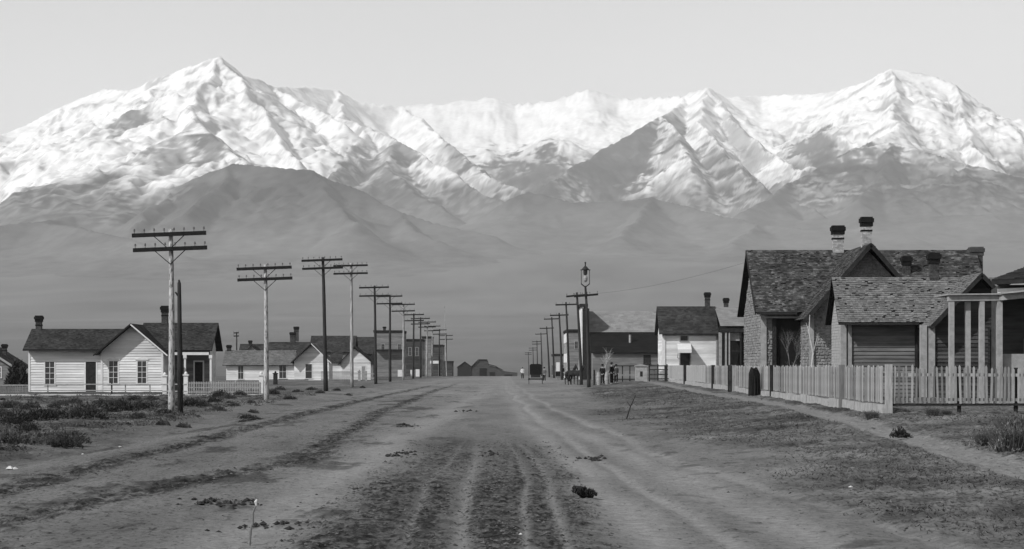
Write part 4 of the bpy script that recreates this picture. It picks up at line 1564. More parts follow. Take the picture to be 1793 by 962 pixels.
RG = 'poles along the right side of the street'
right = [(1031, 1026, 87, 7.65), (1018, 1010, 97, 8.55), (996, 991, 119, 9.0), (984, 979, 135, 8.6), (970, 966, 160, 9.3), (962, 957, 178, 8.6), (949, 947, 222, 9.2), (941, 940, 262, 8.9), (934, 933, 310, 8.6), (926, 925, 380, 8.8)]
for k, (pb, pt, D, h) in enumerate(right):
    x = PX(pb, D)
    lb = 'pole carrying a framed arc lamp, nearest on the right side of the street' if k == 0 else f'{ORD[k]} pole in the row right of the street, behind the lamp pole'
    P = telegraph_pole(lb, RG, x, D, h, PX(pt, D) - x, 'pole_dark', arms=((.05, 0),) if k == 0 else ((.3, 0),) if k < 7 else ((.3, 0), (.9, 0)), armlen=2.0 if k < 2 else 2.4, pins=4 if k < 4 else 2, r=.16, near_=False, tilt=.09 if k < 2 else .03)
    if k == 0:
        tx, tz = x + PX(pt, D) - x, gz(x, D) + h
        xx, yy = PX(1025, D), D
        b = MB()
        b.tube([(PX(1026, D), yy, tz - .2), (xx, yy, tz + .75)], [.1, .08], 8)
        b.build('mast', 'pole_dark', P)
        z0, z1 = PZ(497, D), PZ(473, D)
        for s in (-1, 1):
            b = MB()
            b.beam((xx, yy, z0 - .3), (xx + s * .36, yy, z0), .09)
            b.beam((xx + s * .34, yy, z0 - .03), (xx + s * .34, yy, z1), .05)
            b.build('lamp_frame', 'pole_dark', P)
        b = MB()
        b.beam((xx - .42, yy, z1), (xx + .42, yy, z1), .06)
        b.build('lamp_bar', 'pole_dark', P)
        b = MB()
        b.lathe([(.05, -.42), (.15, -.36), (.18, -.1), (.14, .05), (.05, .12)], (xx, yy, z1 - .02), 10)
        b.build('lamp_body', 'iron', P)
        b = MB()
        b.lathe([(.06, -1.0), (.17, -.85), (.19, -.62), (.1, -.45)], (xx, yy, z1 - .02), 10)
        b.build('lamp_globe', 'grey_trim', P)
        b = MB()
        b.lathe([(.34, 0), (.30, .06), (.06, .32), (.05, .5), (.1, .55), (.02, .65)], (xx, yy, z1 + .03), 10)
        b.build('lamp_hood', 'iron', P)
# stub pole behind the left white house
D = 150
x = PX(415, D)
telegraph_pole('small dark pole with two short crossarms behind the left white house roofs', None, x, D, 6.7, -.1, 'pole_dark', arms=((.15, 0), (.6, 0)), armlen=.75, pins=2, r=.13, near_=False)
x = PX(1040.5, 92)
P = thing('hitching_post', 'short dark post beside the white barrels', 'post', (x, 92, gz(x, 92)))
b = MB()
b.tube([(x, 92, 0), (x, 92, 1.55), (x, 92, 1.62)], [.09, .08, .03], 8)
b.build('shaft', 'pole_dark', P)
# service wires to the right
for k, (q, lb) in enumerate((((15.0, 60, 8.4), 'faint wire from the lamp pole to the stone house'),)):
    a, c = Vector((PX(1045, 87), 86.8, gz(6.4, 87) + 7.75)), Vector(q)
    b = MB()
    pts = []
    for i in range(13):
        t = i / 12
        p = a.lerp(c, t)
        p.z -= .9 * 4 * t * (1 - t) * .4
        pts.append(p)
    b.tube(pts, .0055, 4)
    stretch(b, a.y)
    o = b.build('wire', 'crossarm_wood', loc=a)
    tag(o, lb, 'wire')

# ------------------------------------------------------------------ picket fence on the right
FX0, FY0 = 11.2, 31.4
FDX = .0413


def fx(y):
    return FX0 + (y - FY0) * FDX


pk = MB()
pw, ph = .074, 1.13
pk.prism([(-pw / 2, 0, 0), (pw / 2, 0, 0), (pw / 2, 0, ph - .05), (0, 0, ph), (-pw / 2, 0, ph - .05)], (0, .022, 0))
_p = pk.build('picket', 'fence_wood', loc=(0, 0, 0))
PICK = _p.data
bpy.data.objects.remove(_p)


def picket(parent, loc, rz, sz=1.0, lean=0.0, wide=1.0):
    o = bpy.data.objects.new('picket', PICK)
    COL.objects.link(o)
    o.parent = parent
    o.location = Vector(loc) - Vector(parent.location)
    if wide != 1:
        o.location.y *= KY
    o.rotation_euler = (0, lean, rz)
    o.scale = (R.uniform(.85, 1.12) * wide, 1, sz)
    return o


FN = thing('picket_fence', 'weathered picket fence facing us with open gaps, at the right', 'fence', (14.3, FY0, .7))
x = FX0 + .22
while x < 17.6:
    if R.random() > .03:
        o = picket(FN, (x, FY0 - .03 + R.uniform(-.006, .006), .87 + R.uniform(-.02, .015)), 0, R.uniform(.9, 1.03), R.uniform(-.03, .03))
        o.scale.x *= .82
    x += .130 + R.uniform(-.016, .016)
for z, m in ((.98, 'fence_wood'), (1.72, 'fence_wood')):
    plank(FN, (FX0, FY0 + .03, z), (17.7, FY0 + .03, z - .02), .06, .09, m, 'rail')
plank(FN, (FX0 + .05, FY0 + .03, .82), (17.7, FY0 + .03, .83), .07, .07, 'dark_wood', 'ground_rail')
for x in (13.4, 15.1, 17.2):
    plank(FN, (x, FY0 + .13, .3), (x, FY0 + .13, 1.93), .11, .11, 'dark_wood', 'post')
b = MB()
b.box(FX0 - .03, FX0 + .17, FY0 - .08, FY0 + .13, .2, 2.03)
b.build('corner_post', 'fence_wood', FN)

FS = thing('side_picket_fence', 'long grey picket fence running away along the street, right', 'fence', (12.4, 60, .6))
y = FY0 + .2
n = 0
rest = MB()
while y < 92:
    sz = R.uniform(.95, 1.03) if R.random() > .04 else R.uniform(.8, .95)
    z = .86 + R.uniform(-.02, .02)
    if n < 300:
        picket(FS, (fx(y) - .03 + R.uniform(-.025, .02), y, z), math.pi / 2 - FDX / KY, sz, R.uniform(-.012, .012), wide=2.9)
    else:
        xx = fx(y) - .03
        rest.prism([(xx, y - pw / 2, z), (xx, y + pw / 2, z), (xx, y + pw / 2, z + ph - .05), (xx, y, z + ph), (xx, y - pw / 2, z + ph - .05)], (.022, 0, 0))
    n += 1
    y += .125 + R.uniform(-.01, .01)
stretch(rest, 60)
rest.build('far_pickets', 'fence_wood', FS, kind='stuff')
for z in (1.0, 1.72):
    b = MB()
    b.beam((fx(FY0) + .05, FY0 + .1, z), (fx(92) + .05, 92, z), .05, .09)
    stretch(b, 60).build('rail', 'fence_wood', FS)
for px, w in ((1480, .16), (1355, .12), (1252, .2), (1202, .2), (1168, .22)):
    y = 18202 / (px - 972.4)
    b = MB()
    xx = fx(y) - .12
    b.box(xx - w / 2, xx + w / 2, y - w / 2, y + w / 2, .2, 2.02)
    stretch(b, 60).build('post', 'dark_wood' if px != 1480 else 'fence_wood', FS)
y = FY0 - .05
k = 0
while y < 90:
    L = R.uniform(.8, 1.5)
    b = MB()
    zt = .84 + R.uniform(-.06, .02)
    a0, a1 = y + .02, min(y + L - .03, 91.5)
    b.hexa([(fx(a0) - .16, a0, .3), (fx(a0) + .1, a0, .3), (fx(a1) + .1, a1, .3), (fx(a1) - .16, a1, .3),
            (fx(a0) - .13 + R.uniform(-.02, .02), a0, zt), (fx(a0) + .08, a0, zt), (fx(a1) + .08, a1, zt), (fx(a1) - .13, a1, zt)])
    stretch(b, 60).build('base_stone', 'base_stone', FS)
    y += L
# dark notice-covered gate post panel
y = 57.5
P = thing('board_gate', 'dark upright board gate with torn papers, in the side fence', 'gate', (fx(y) - .3, y, .5))
for k in range(4):
    b = MB()
    xx = fx(y) - .32 - .0 * k
    b.box(fx(y) - .30 + k * .12 - .2, fx(y) - .30 + k * .12 - .09, y - .5, y - .46, .45, 2.0 + R.uniform(-.03, .03))
    b.build('board', 'dark_wood' if k < 2 else 'fence_wood', P)
for k in range(3):
    b = MB()
    xx = fx(y) - .2 + R.uniform(-.05, .1)
    z = 1.0 + .3 * k
    b.box(xx, xx + .1, y - .505, y - .501, z, z + .16)
    b.build('paper', 'grey_trim', P)
# dark hollow stump
y = 50
x = PX(1320, y)
P = thing('hollow_stump', 'dark upright hollow stump standing against the side fence', 'stump', (x, y, gz(x, y)))
b = MB()
n = 14
for k in range(7):
    t = k / 6
    for j in range(n):
        a = 2 * math.pi * j / n
        r = (.29 + .03 * math.sin(3 * a + 2) + .02 * math.sin(7 * a)) * (1.05 - .12 * t) * (1 - .35 * (t > .9))
        b.v.append((x + r * math.cos(a), y + r * math.sin(a), gz(x, y) - .15 + (1.42 + .1 * math.sin(2 * a) * t) * t))
for k in range(6):
    for j in range(n):
        b.f.append((k * n + j, k * n + (j + 1) % n, (k + 1) * n + (j + 1) % n, (k + 1) * n + j))
        b.m.append(0)
b.f.append(tuple(6 * n + j for j in range(n)))
b.m.append(0)
b.build('trunk', 'soot', P)
for k in range(5):
    a = -math.pi / 2 + (k - 2) * .5
    b = MB()
    rr = .30
    b.tube([(x + rr * math.cos(a), y + rr * math.sin(a), .45), (x + rr * math.cos(a + .1), y + rr * math.sin(a + .1), 1.0), (x + rr * .97 * math.cos(a), y + rr * .97 * math.sin(a), 1.5)], [.03, .025, .015], 5)
    b.build('bark_strip', 'soot' if k % 2 else 'dark_wood', P)
for s in (-1, 1):
    b = MB()
    b.tube([(x + s * .1, y, 1.45), (x + s * .12, y, 1.75)], [.035, .02], 5)
    b.build('snag', 'dark_wood', P)

# rail fence and pier beyond
D = 97
P = thing('rail_fence', 'dark low rail fence between the pale gate pier and the picket fence', 'fence', (13.5, D, .4))
for z in (.75, 1.15, 1.6, 1.95):
    plank(P, (PX(1136, D), D, z), (PX(1172, D), D, z), .05, .1, 'dark_wood', 'rail')
for px in (1137, 1152, 1168):
    plank(P, (PX(px, D), D + .08, .1), (PX(px, D), D + .08, 2.1), .12, .12, 'dark_wood', 'post')
b = MB()
for k in range(16):
    x = PX(1138 + k * 2.0, D)
    b.box(x - .03, x + .03, D - .05, D - .03, .6, 1.5 + R.uniform(-.05, .05))
b.build('pickets', 'dark_siding', P, kind='stuff')
D = 97.5
P = thing('long_rail_fence', 'long thin rail fence between the two men and the gate pier', 'fence', (11, D, .4))
for z in (.7, 1.1, 1.95):
    plank(P, (PX(1074, D), D, z), (PX(1116, D), D, z), .05, .09, 'dark_wood' if z != 1.1 else 'grey_trim', 'rail')
for px in (1076, 1090, 1103):
    plank(P, (PX(px, D), D + .08, .1), (PX(px, D), D + .08, 2.0), .1, .1, 'dark_wood', 'post')
D = 95
x = PX(1123, D)
P = thing('gate_pier', 'square pale masonry gate pier with a dark cap left of the rail fence', 'pier', (x, D, gz(x, D)))
b = MB()
b.box(x - .52, x + .52, D, D + .9, .1, 1.9)
b.build('shaft', 'base_stone', P)
b = MB()
b.prism([(x - .6, D - .08, 1.901), (x + .6, D - .08, 1.901), (x + .55, D - .08, 1.98), (x, D - .08, 2.1), (x - .55, D - .08, 1.98)], (0, 1.06, 0))
b.build('cap', 'grey_trim', P)
b = MB()
b.box(x - .12, x + .1, D - .03, D - .002, 1.0, 1.45)
b.build('plaque', 'dark_wood', P)

# ------------------------------------------------------------------ left fences and walk
b = MB()
z = .12
b.box(-54, PX(290, 68), 66.6, 69.4, -.1, .10)
stretch(b)
o = b.build('board_walk', 'boardwalk', kind='structure')
o['label'] = 'pale plank walk in front of the white house'
b = MB()
b.box(PX(318, 68), PX(455, 68), 66.6, 69.2, -.1, .09)
stretch(b)
o = b.build('board_walk', 'boardwalk', kind='structure')
o['label'] = 'short pale walk in front of the porch fence'


def yard_fence(name, label, x0, x1, y, h, m='fence_white', picks=True, posts=(), rails=(.25, .85), pm='fence_white'):
    P = thing(name, label, 'fence', ((x0 + x1) / 2, y, .05))
    for z in rails:
        plank(P, (x0, y, z), (x1, y, z), .04, .07, m, 'rail')
    if picks:
        b = MB()
        x = x0 + .05
        while x < x1:
            b.box(x - .022, x + .022, y - .045, y - .024, .1, h + R.uniform(-.02, .02))
            x += .115
        b.build('pickets', pm, P, kind='stuff')
    for (px, ht, w, mm) in posts:
        xx = PX(px, y)
        b = MB()
        b.box(xx - w / 2, xx + w / 2, y - w / 2 + .15, y + w / 2 + .15, -.1, ht)
        p_ = b.build('post', mm, P)
        if w > .2:
            b = MB()
            b.box(xx - w / 2 - .06, xx + w / 2 + .06, y - w / 2 + .09, y + w / 2 + .21, ht + .001, ht + .09)
            b.lathe([(.1, 0), (.12, .08), (.02, .2)], (xx, y + .15, ht + .09), 8)
            b.build('post_cap', mm, p_)
    return P


D = 71
yard_fence('board_fence', 'low grey board fence left of the white house', PX(-30, D), PX(50, D), D, .62, 'grey_trim', True, ((10, .7, .1, 'grey_trim'),), rails=(.2, .66), pm='grey_siding')
yard_fence('wire_fence', 'thin single-rail fence across the front of the white house', PX(52, D), PX(284, D), D, .5, 'grey_trim', False, ((83, .75, .08, 'grey_trim'), (195, .85, .09, 'dark_wood'), (219, .75, .07, 'grey_trim'), (262, .7, .07, 'grey_trim')), rails=(.3, .72))
yard_fence('gatepost_fence', 'white gatepost pair beside the nearest telegraph pole', PX(284, D), PX(326, D), D, .5, 'fence_white', False, ((288, 1.25, .28, 'white_trim'), (325, 1.3, .28, 'white_trim')), rails=(.25, .72))
yard_fence('white_picket_fence', 'fine white picket fence in front of the porch', PX(328, D), PX(456, D), D, .9, 'fence_white', True, ((457, 1.3, .28, 'white_trim'), (369, .95, .1, 'fence_white'), (412, .95, .1, 'fence_white')), rails=(.2, .5, .8))
D = 105
yard_fence('dark_rail_fence', 'dark single-rail fence before the small white house', PX(470, D), PX(540, D), D, .5, 'dark_wood', False, ((482, 1.15, .4, 'dark_wood'),), rails=(.55,))
D = 125
yard_fence('pale_board_fence', 'pale board fence between the second and fourth poles', PX(562, D), PX(617, D), D, 1.3, 'grey_trim', True, (), rails=(.3, 1.2), pm='grey_siding')
D = 128
yard_fence('cottage_fence', 'pale rail fence in front of the white cottage', PX(620, D), PX(657, D), D, 1.0, 'pale_trim', False, ((629, 1.2, .3, 'grey_trim'), (641, 1.3, .2, 'grey_trim')), rails=(.45, .95))

# ------------------------------------------------------------------ plants
def leaf_mesh(name, rx, rz_, n, m, seed, size=.05, tall=False):
    r = random.Random(seed)
    b = MB()
    for k in range(n):
        a, u = r.uniform(0, 2 * math.pi), r.random()
        rad = math.sqrt(u)
        if tall:
            h = r.uniform(.25, 1)
            p = Vector((math.cos(a) * rad * rx * .5, math.sin(a) * rad * rx * .5, 0))
            q = Vector((math.cos(a) * rad * rx * (.5 + h * .6) + r.uniform(-.05, .05), math.sin(a) * rad * rx * (.5 + h * .6), rz_ * h))
            s = Vector((r.uniform(-1, 1), r.uniform(-1, 1), 0)).normalized() * size * .3
            b.face([p - s, p + s, q])
            if r.random() < .7:
                c = p.lerp(q, r.uniform(.5, 1))
                e = Vector((r.uniform(-1, 1), r.uniform(-1, 1), r.uniform(-.3, 1))) * size * 1.6
                f = Vector((r.uniform(-1, 1), r.uniform(-1, 1), r.uniform(-1, 1))) * size * .8
                b.face([c, c + e, c + f])
        else:
            lump = 1 + .25 * math.sin(3 * a + seed) + .15 * math.sin(5 * a + 2 * seed)
            zt = rz_ * math.sqrt(max(0, 1 - rad * rad)) * (1 + .2 * math.sin(4 * a * rad + seed))
            p = Vector((math.cos(a) * rad * rx * lump, math.sin(a) * rad * rx * lump, zt * r.uniform(.25, 1.05)))
            out = Vector((p.x * .6, p.y * .6, p.z + .25)).normalized()
            for j in range(2):
                s = Vector((r.uniform(-1, 1), r.uniform(-1, 1), r.uniform(-1, 1))).normalized() * size * .45
                t = (out + Vector((r.uniform(-1, 1), r.uniform(-1, 1), r.uniform(-.6, .6))) * .7).normalized() * size * 2.0
                b.face([p - s, p + s, p + t])
    return b


def shrub(name, label, group, cat, tmpl, x, y, s, m_stem='bark', rz=None):
    o = copy_tree(tmpl)
    o.name = name
    o.location = (x, y, gz(x, y) - .03)
    o.scale = (s * R.uniform(.85, 1.25), s * R.uniform(.85, 1.2), s * R.uniform(.8, 1.15))
    o.rotation_euler = (0, 0, R.uniform(0, 6.28) if rz is None else rz)
    tag(o, label, cat, group)
    return o


tm = []
for k in range(4):
    T_ = thing('sagebrush', 'low bushy sagebrush', 'shrub', (0, 0, 0))
    leaf_mesh('f', .62, .42, 620, None, 10 + k, .055).build('foliage', 'sage_dark' if k % 2 else 'sage_leaf', T_)
    b = MB()
    for j in range(9):
        a = j * .7 + k
        b.tube([(0, 0, -.05), (.18 * math.cos(a), .18 * math.sin(a), .14), (.4 * math.cos(a), .4 * math.sin(a), .33)], [.02, .014, .006], 5)
    b.build('stem', 'bark', T_)
    tm.append(T_)
R2 = random.Random(5)
SAGE = [(150, 728, 1.5), (180, 724, 1.5), (215, 722, 1.3), (160, 735, 1.2), (30, 742, 1.2), (68, 738, 1.3), (100, 735, .9), (20, 745, .8), (262, 716, 1.3), (245, 718, 1.0), (335, 714, 1.3), (350, 712, 1.0), (130, 722, .9),
        (55, 716, 1.0), (40, 720, .8), (95, 716, .8), (120, 772, 1.0), (50, 758, .8), (200, 712, .9), (300, 712, .8), (385, 697, 1.1), (400, 700, .9), (420, 694, 1.0), (375, 706, .9), (440, 690, .9), (235, 703, .8), (265, 702, .9),
        (105, 712, .9), (130, 708, 1.0), (15, 712, 1.0), (180, 710, .8), (478, 692, .9), (507, 700, .9), (520, 688, .8), (545, 684, .8), (560, 690, .7), (490, 684, .9), (590, 685, .6), (635, 680, .6), (610, 690, .5), (285, 742, .6), (115, 776, .9),
        (20, 778, .9), (95, 775, .6), (240, 735, .7), (320, 742, .6), (380, 720, .7), (410, 712, .7), (5, 730, 1.0), (85, 727, .8)]
for k in range(26):
    SAGE.append((R2.uniform(0, 460), R2.uniform(700, 735), R2.uniform(.35, .7)))
ORD += ['fifteenth', 'sixteenth', 'seventeenth', 'eighteenth', 'nineteenth', 'twentieth']
cnt_ = {}
SAGE.sort()
for k, (px, py, s) in enumerate(SAGE):
    D = 1.95 * F / (py - HOR)
    x = PX(px, D)
    sz_ = 'large' if s >= 1.0 else 'middling' if s >= .7 else 'small'
    wh = 'at the left picture edge' if px < 110 else 'before the long white house' if px < 215 else 'left of the nearest telegraph pole' if px < 300 else 'between the two nearest left poles' if px < 465 else 'beyond the second left pole'
    cnt_[(sz_, wh)] = cnt_.get((sz_, wh), 0) + 1
    od = ['first'] + ORD[1:]
    shrub('sagebrush', f'{sz_} dark sagebrush {wh}, {od[cnt_[(sz_, wh)] - 1]} of these from the left', 'sagebrush in the left field', 'shrub', tm[k % 4], x, D, s * .72)
for t in tm:
    for c in list(t.children):
        bpy.data.objects.remove(c)
    bpy.data.objects.remove(t)

W_ = thing('dry_weed', 'tall dry weed', 'weed', (0, 0, 0))
leaf_mesh('f', .62, .62, 1500, None, 44, .024, True).build('foliage', 'dry_leaf', W_)
leaf_mesh('f', .5, .5, 700, None, 46, .03).build('dry_leaves', 'weed_pale', W_)
leaf_mesh('f', .45, .5, 900, None, 45, .022, True).build('dead_stems', 'sage_dark', W_)
for px, D, s, lb in ((1772, 20.5, 1.15, 'large dry weed bush at the right edge by the footpath'), (1738, 21.5, .75, 'smaller dry weed left of the large weed bush'), (1790, 22.5, 1.1, 'dry weed behind the large weed bush at the right edge'),
                     (1527, 29.6, .5, 'small dark weed at the foot of the fence corner'), (1632, 30, .45, 'low dark weed under the facing picket fence'), (1460, 37.5, .35, 'little weed at the foot of the side picket fence'), (1655, 30.2, .35, 'lowest weed tuft under the facing picket fence')):
    shrub('dry_weed', lb, 'dry weeds on the right', 'weed', W_, PX(px, D), D, s)
for c in list(W_.children):
    bpy.data.objects.remove(c)
bpy.data.objects.remove(W_)


def bare_tree(name, label, x, y, z, h, m='bark', seed=1, spread=.5, r0=.05, depth=4):
    r = random.Random(seed)
    P = thing(name, label, 'tree', (x, y, z))
    tr, cr = MB(), MB()

    def grow(p, d, L, rad, lev, mb):
        q = p + d * L
        mid = p.lerp(q, .5) + Vector((r.uniform(-1, 1), r.uniform(-1, 1), 0)) * L * .06
        mb.tube([p, mid, q], [rad, rad * .85, rad * .65], 5, cap=False)
        if lev == 0:
            return
        for k in range(r.choice((2, 3, 3))):
            nd = (d + Vector((r.uniform(-1, 1), r.uniform(-1, 1), r.uniform(-.2, .6))) * spread).normalized()
            grow(p.lerp(q, r.uniform(.6, 1)), nd, L * r.uniform(.6, .85), rad * .6, lev - 1, cr)
    grow(Vector((x, y, z - .1)), Vector((r.uniform(-.1, .1), 0, 1)).normalized(), h * .36, r0, depth, tr)
    tr.build('trunk', m, P)
    cr.build('crown', m, P)
    return P


D = 55.5
bare_tree('bare_tree', 'bare leafless young tree before the stone house porch', PX(1385, D), D, .55, 3.6, 'bark', 3, .6, .024, 6)
D = 46
bare_tree('bare_shrub', 'bare twiggy shrub left of the stone gable behind the fence', PX(1400, D + 8), D + 8, .55, 2.2, 'bark', 8, .8, .02, 5)
D = 108
bare_tree('bare_sapling', 'bare little tree behind the two men', PX(1059, D), D, .3, 3.8, 'bark_pale', 5, .6, .05, 4)
D = 52
P = thing('crooked_sapling', 'pale crooked bare sapling against the stone gable', 'tree', (PX(1424, D), D, .55))
b = MB()
b.tube([(PX(1424, D), D, .4), (PX(1421, D), D, 1.8), (PX(1424, D), D, 2.6), (PX(1417, D), D, 3.6), (PX(1418, D), D, 4.5)], [.06, .055, .05, .04, .02], 7)
b.build('trunk', 'bark_pale', P)
b = MB()
b.tube([(PX(1424, D), D, 2.6), (PX(1429, D), D - .1, 3.2), (PX(1432, D), D - .2, 3.6)], [.03, .02, .01], 5)
b.tube([(PX(1417, D), D, 3.6), (PX(1412, D), D + .1, 4.1)], [.02, .01], 5)
b.build('crown', 'bark_pale', P)
# dark leafy shrub beside the weathered shed, and round shrubs left of the white house
sh = thing('dark_bush', 'dark bush between the weathered shed and the cottage', 'shrub', (PX(606, 146), 146, 0))
lm = leaf_mesh('f', 1.5, 2.2, 700, None, 77, .25)
lm.v = [tuple(Vector(v) + sh.location) for v in lm.v]
lm.build('foliage', 'sage_dark', sh)
b = MB()
b.tube([(PX(606, 146), 146, -.3), (PX(606, 146), 146, 1.2)], [.1, .05], 6)
b.build('stem', 'bark', sh)
sh = thing('dark_bush', 'dark ragged bush at the far left edge beside the dark cottage', 'shrub', (PX(32, 95), 95, 0))
lm = leaf_mesh('f', .9, 2.1, 700, None, 79, .2)
lm.v = [tuple(Vector(v) + sh.location) for v in lm.v]
lm.build('foliage', 'sage_dark', sh)
b = MB()
b.tube([(PX(32, 95), 95, -.3), (PX(32, 95), 95, 1.2)], [.08, .05], 6)
b.build('stem', 'bark', sh)

# dense low scrub between the sagebrush (reads as one mass)
b = MB()
rq = random.Random(31)
for k in range(1500):
    D = math.exp(rq.uniform(math.log(23), math.log(68)))
    x = rq.uniform(-.56 * D, -11.2 - .02 * D)
    if x < -.56 * D or float(fbm(np.array([x * .3]), np.array([D * .4]), 3, 333)[0]) < -.15:
        continue
    z = gz(x, D)
    s = rq.uniform(.1, .3)
    for j in range(34):
        a, u = rq.uniform(0, 6.28), math.sqrt(rq.random())
        p = Vector((x + s * 1.3 * u * math.cos(a), D * KY + s * 1.5 * u * math.sin(a), z + s * .7 * (1 - u * u) * rq.random()))
        q = Vector((rq.uniform(-1, 1), rq.uniform(-1, 1), rq.uniform(-.2, 1))).normalized() * .075
        r_ = Vector((rq.uniform(-1, 1), rq.uniform(-1, 1), rq.uniform(-1, 1))).normalized() * .022
        b.face([p - r_, p + r_, p + q])
o = b.build('low_scrub', 'sage_leaf', kind='stuff')
o['label'] = 'dense low dry scrub covering the left field'
o['category'] = 'scrub'

# short dry grass (nobody could count it)
rs = np.random.RandomState(3)
N = 170000
yy = np.exp(rs.uniform(np.log(9), np.log(75), N))
xx = np.where(rs.rand(N) < .62, rs.uniform(2.5, 20, N), rs.uniform(-34, -9, N))
zz, _, cc = field(xx, yy)
nz = fbm(xx * .35, yy * .35, 4, 301) + .35 * fbm(xx * 1.7, yy * 1.7, 2, 305)
keep = (cc == 0) & (nz > -.12) & ((xx < 11) | (yy < 31) | (xx < 0)) & (np.abs(xx) < yy * .6 + 3)
xx, yy, zz = xx[keep], yy[keep], zz[keep]
n = len(xx)
ht = rs.uniform(.012, .045, n) * np.clip(1 + .4 * nz[keep], .5, 1.6)
an = rs.uniform(0, 2 * np.pi, n)
w = rs.uniform(.005, .014, n) * (1 + yy / 40)
ln = rs.uniform(-.07, .07, (n, 2))
V = np.zeros((n, 3, 3))
V[:, 0] = np.stack([xx - np.cos(an) * w, yy * KY - np.sin(an) * w, zz - .01], 1)
V[:, 1] = np.stack([xx + np.cos(an) * w, yy * KY + np.sin(an) * w, zz - .01], 1)
V[:, 2] = np.stack([xx + ln[:, 0], yy * KY + ln[:, 1], zz + ht], 1)
me = bpy.data.meshes.new('dry_grass')
me.from_pydata(V.reshape(-1, 3).tolist(), [], np.arange(3 * n).reshape(-1, 3).tolist())
me.materials.append(MATS['dry_leaf'])
o = bpy.data.objects.new('dry_grass', me)
COL.objects.link(o)
o['kind'] = 'stuff'
o['label'] = 'short dry grass on the rough ground beside the street'
o['category'] = 'grass'


# clods and droppings on the street
def lumps(mb, pts, r):
    for (x, y, z, s) in pts:
        i = len(mb.v)
        q = [(1, 0, 0), (-.2, 1, 0), (-1, -.1, 0), (.1, -1, 0), (0, 0, .8), (0, 0, -.5)]
        a = r.uniform(0, 6.28)
        ca, sa = math.cos(a), math.sin(a)
        for (a0, b0, c0) in q:
            k = s * r.uniform(.7, 1.3)
            mb.v.append((x + (a0 * ca - b0 * sa) * k, y + (a0 * sa + b0 * ca) * k, z + c0 * s * r.uniform(.5, .9)))
        for f in ((0, 1, 4), (1, 2, 4), (2, 3, 4), (3, 0, 4), (1, 0, 5), (2, 1, 5), (3, 2, 5), (0, 3, 5)):
            mb.f.append(tuple(i + k for k in f))
            mb.m.append(0)


def scatter(n, xa, xb, ya, yb, s0, s1, seed, thr, line=None, wd=.5):
    r = np.random.RandomState(seed)
    y = np.exp(r.uniform(np.log(ya), np.log(yb), n))
    x = r.uniform(xa, xb, n) if line is None else np.interp(y, line[0], line[1]) + r.normal(0, wd, n)
    nz = fbm(x * 1.2, y * .8, 3, seed)
    k = nz > thr
    x, y = x[k], y[k]
    z, _, _ = field(x, y)
    s = s0 + (s1 - s0) * r.rand(len(x)) ** 3
    return list(zip(x.tolist(), (y * KY).tolist(), z.tolist(), s.tolist()))


rr = random.Random(9)
b = MB()
lumps(b, scatter(9000, -2.7, 1.2, 9, 28, .008, .045, 1, -.15), rr)
lumps(b, scatter(1800, 0, 0, 9, 50, .01, .05, 2, 0, RUT_L, .4), rr)
lumps(b, scatter(1300, 0, 0, 9, 50, .01, .045, 3, 0, RUT_L2, .5), rr)
lumps(b, scatter(1200, 3.5, 9, 9, 35, .008, .035, 4, .15), rr)
o = b.build('clods', 'clod', kind='stuff')
o['label'] = 'loose clods of earth on the dirt street'
o['category'] = 'clods'
b = MB()
lumps(b, scatter(900, -2.5, 1.05, 9, 27, .012, .04, 5, .15), rr)
lumps(b, scatter(900, -9, -3, 9, 45, .012, .04, 6, .3), rr)
lumps(b, scatter(500, 3, 9, 10, 40, .012, .05, 7, .3), rr)
o = b.build('droppings', 'dung', kind='stuff')
o['label'] = 'scattered dark droppings on the dirt street'
o['category'] = 'droppings'
for px, py, w, d, n, lb in ((390, 878, .55, .3, 60, 'dark manure heap on the left of the street near us'), (700, 792, .5, .5, 40, 'dark manure trail left of the rough centre strip'), (1032, 800, .45, .35, 34, 'manure patch on the right wheel track'),
                            (820, 719, .5, .6, 30, 'small manure patch far up the middle of the street'), (718, 744, .5, .6, 30, 'manure streak left of the street middle'), (470, 915, .5, .2, 30, 'manure smear beside the upright stick'),
                            (860, 795, .3, .5, 24, 'manure bits at the head of the rough strip'), (318, 780, .35, .5, 26, 'small dark heap beside the left wheel ruts')):
    D = 1.97 * F / (py - HOR)
    x = PX(px, D)
    b = MB()
    pts = []
    for k in range(n):
        a, c = x + R.gauss(0, w * .42), D + R.gauss(0, d * .8)
        z = float(field(np.array([a]), np.array([c]))[0][0])
        pts.append((a, c * KY, z + .015, (.012 + .05 * R.random() ** 2) * (1 + D / 60)))
    lumps(b, pts, rr)
    o = b.build('manure_heap', 'dung', loc=(x, D * KY, gz(x, D)))
    FIXED.add(o.name)
    tag(o, lb, 'manure', 'manure heaps on the street')
    o['kind'] = 'stuff'

# small single things on the ground
D = 15.9
x = PX(1020, D)
z = gz(x, D)
b = MB()
n = 10
prof = [(0, .02), (.12, .045), (.35, .07), (.6, .08), (.85, .085), (1, .05)]
for k, (t, r_) in enumerate(prof):
    for j in range(n):
        a = 2 * math.pi * j / n
        q = r_ * R.uniform(.7, 1.25)
        b.v.append((x - .15 + .30 * t + q * math.cos(a) * .7, D - .1 + .2 * t + q * math.sin(a) * 1.2, z + .17 - .19 * t + q * math.cos(a) * .8))
for k in range(len(prof) - 1):
    for j in range(n):
        b.f.append((k * n + j, k * n + (j + 1) % n, (k + 1) * n + (j + 1) % n, (k + 1) * n + j))
        b.m.append(0)
b.f += [tuple(range(n)), tuple(5 * n + j for j in range(n))]
b.m += [0, 0]
P = thing('dark_clump', 'big black clump of sod lying at the right edge of the rough strip', 'clump', (x, D, z))
b.build('sod', 'dung', P)
lm = leaf_mesh('f', .17, .10, 260, None, 91, .03)
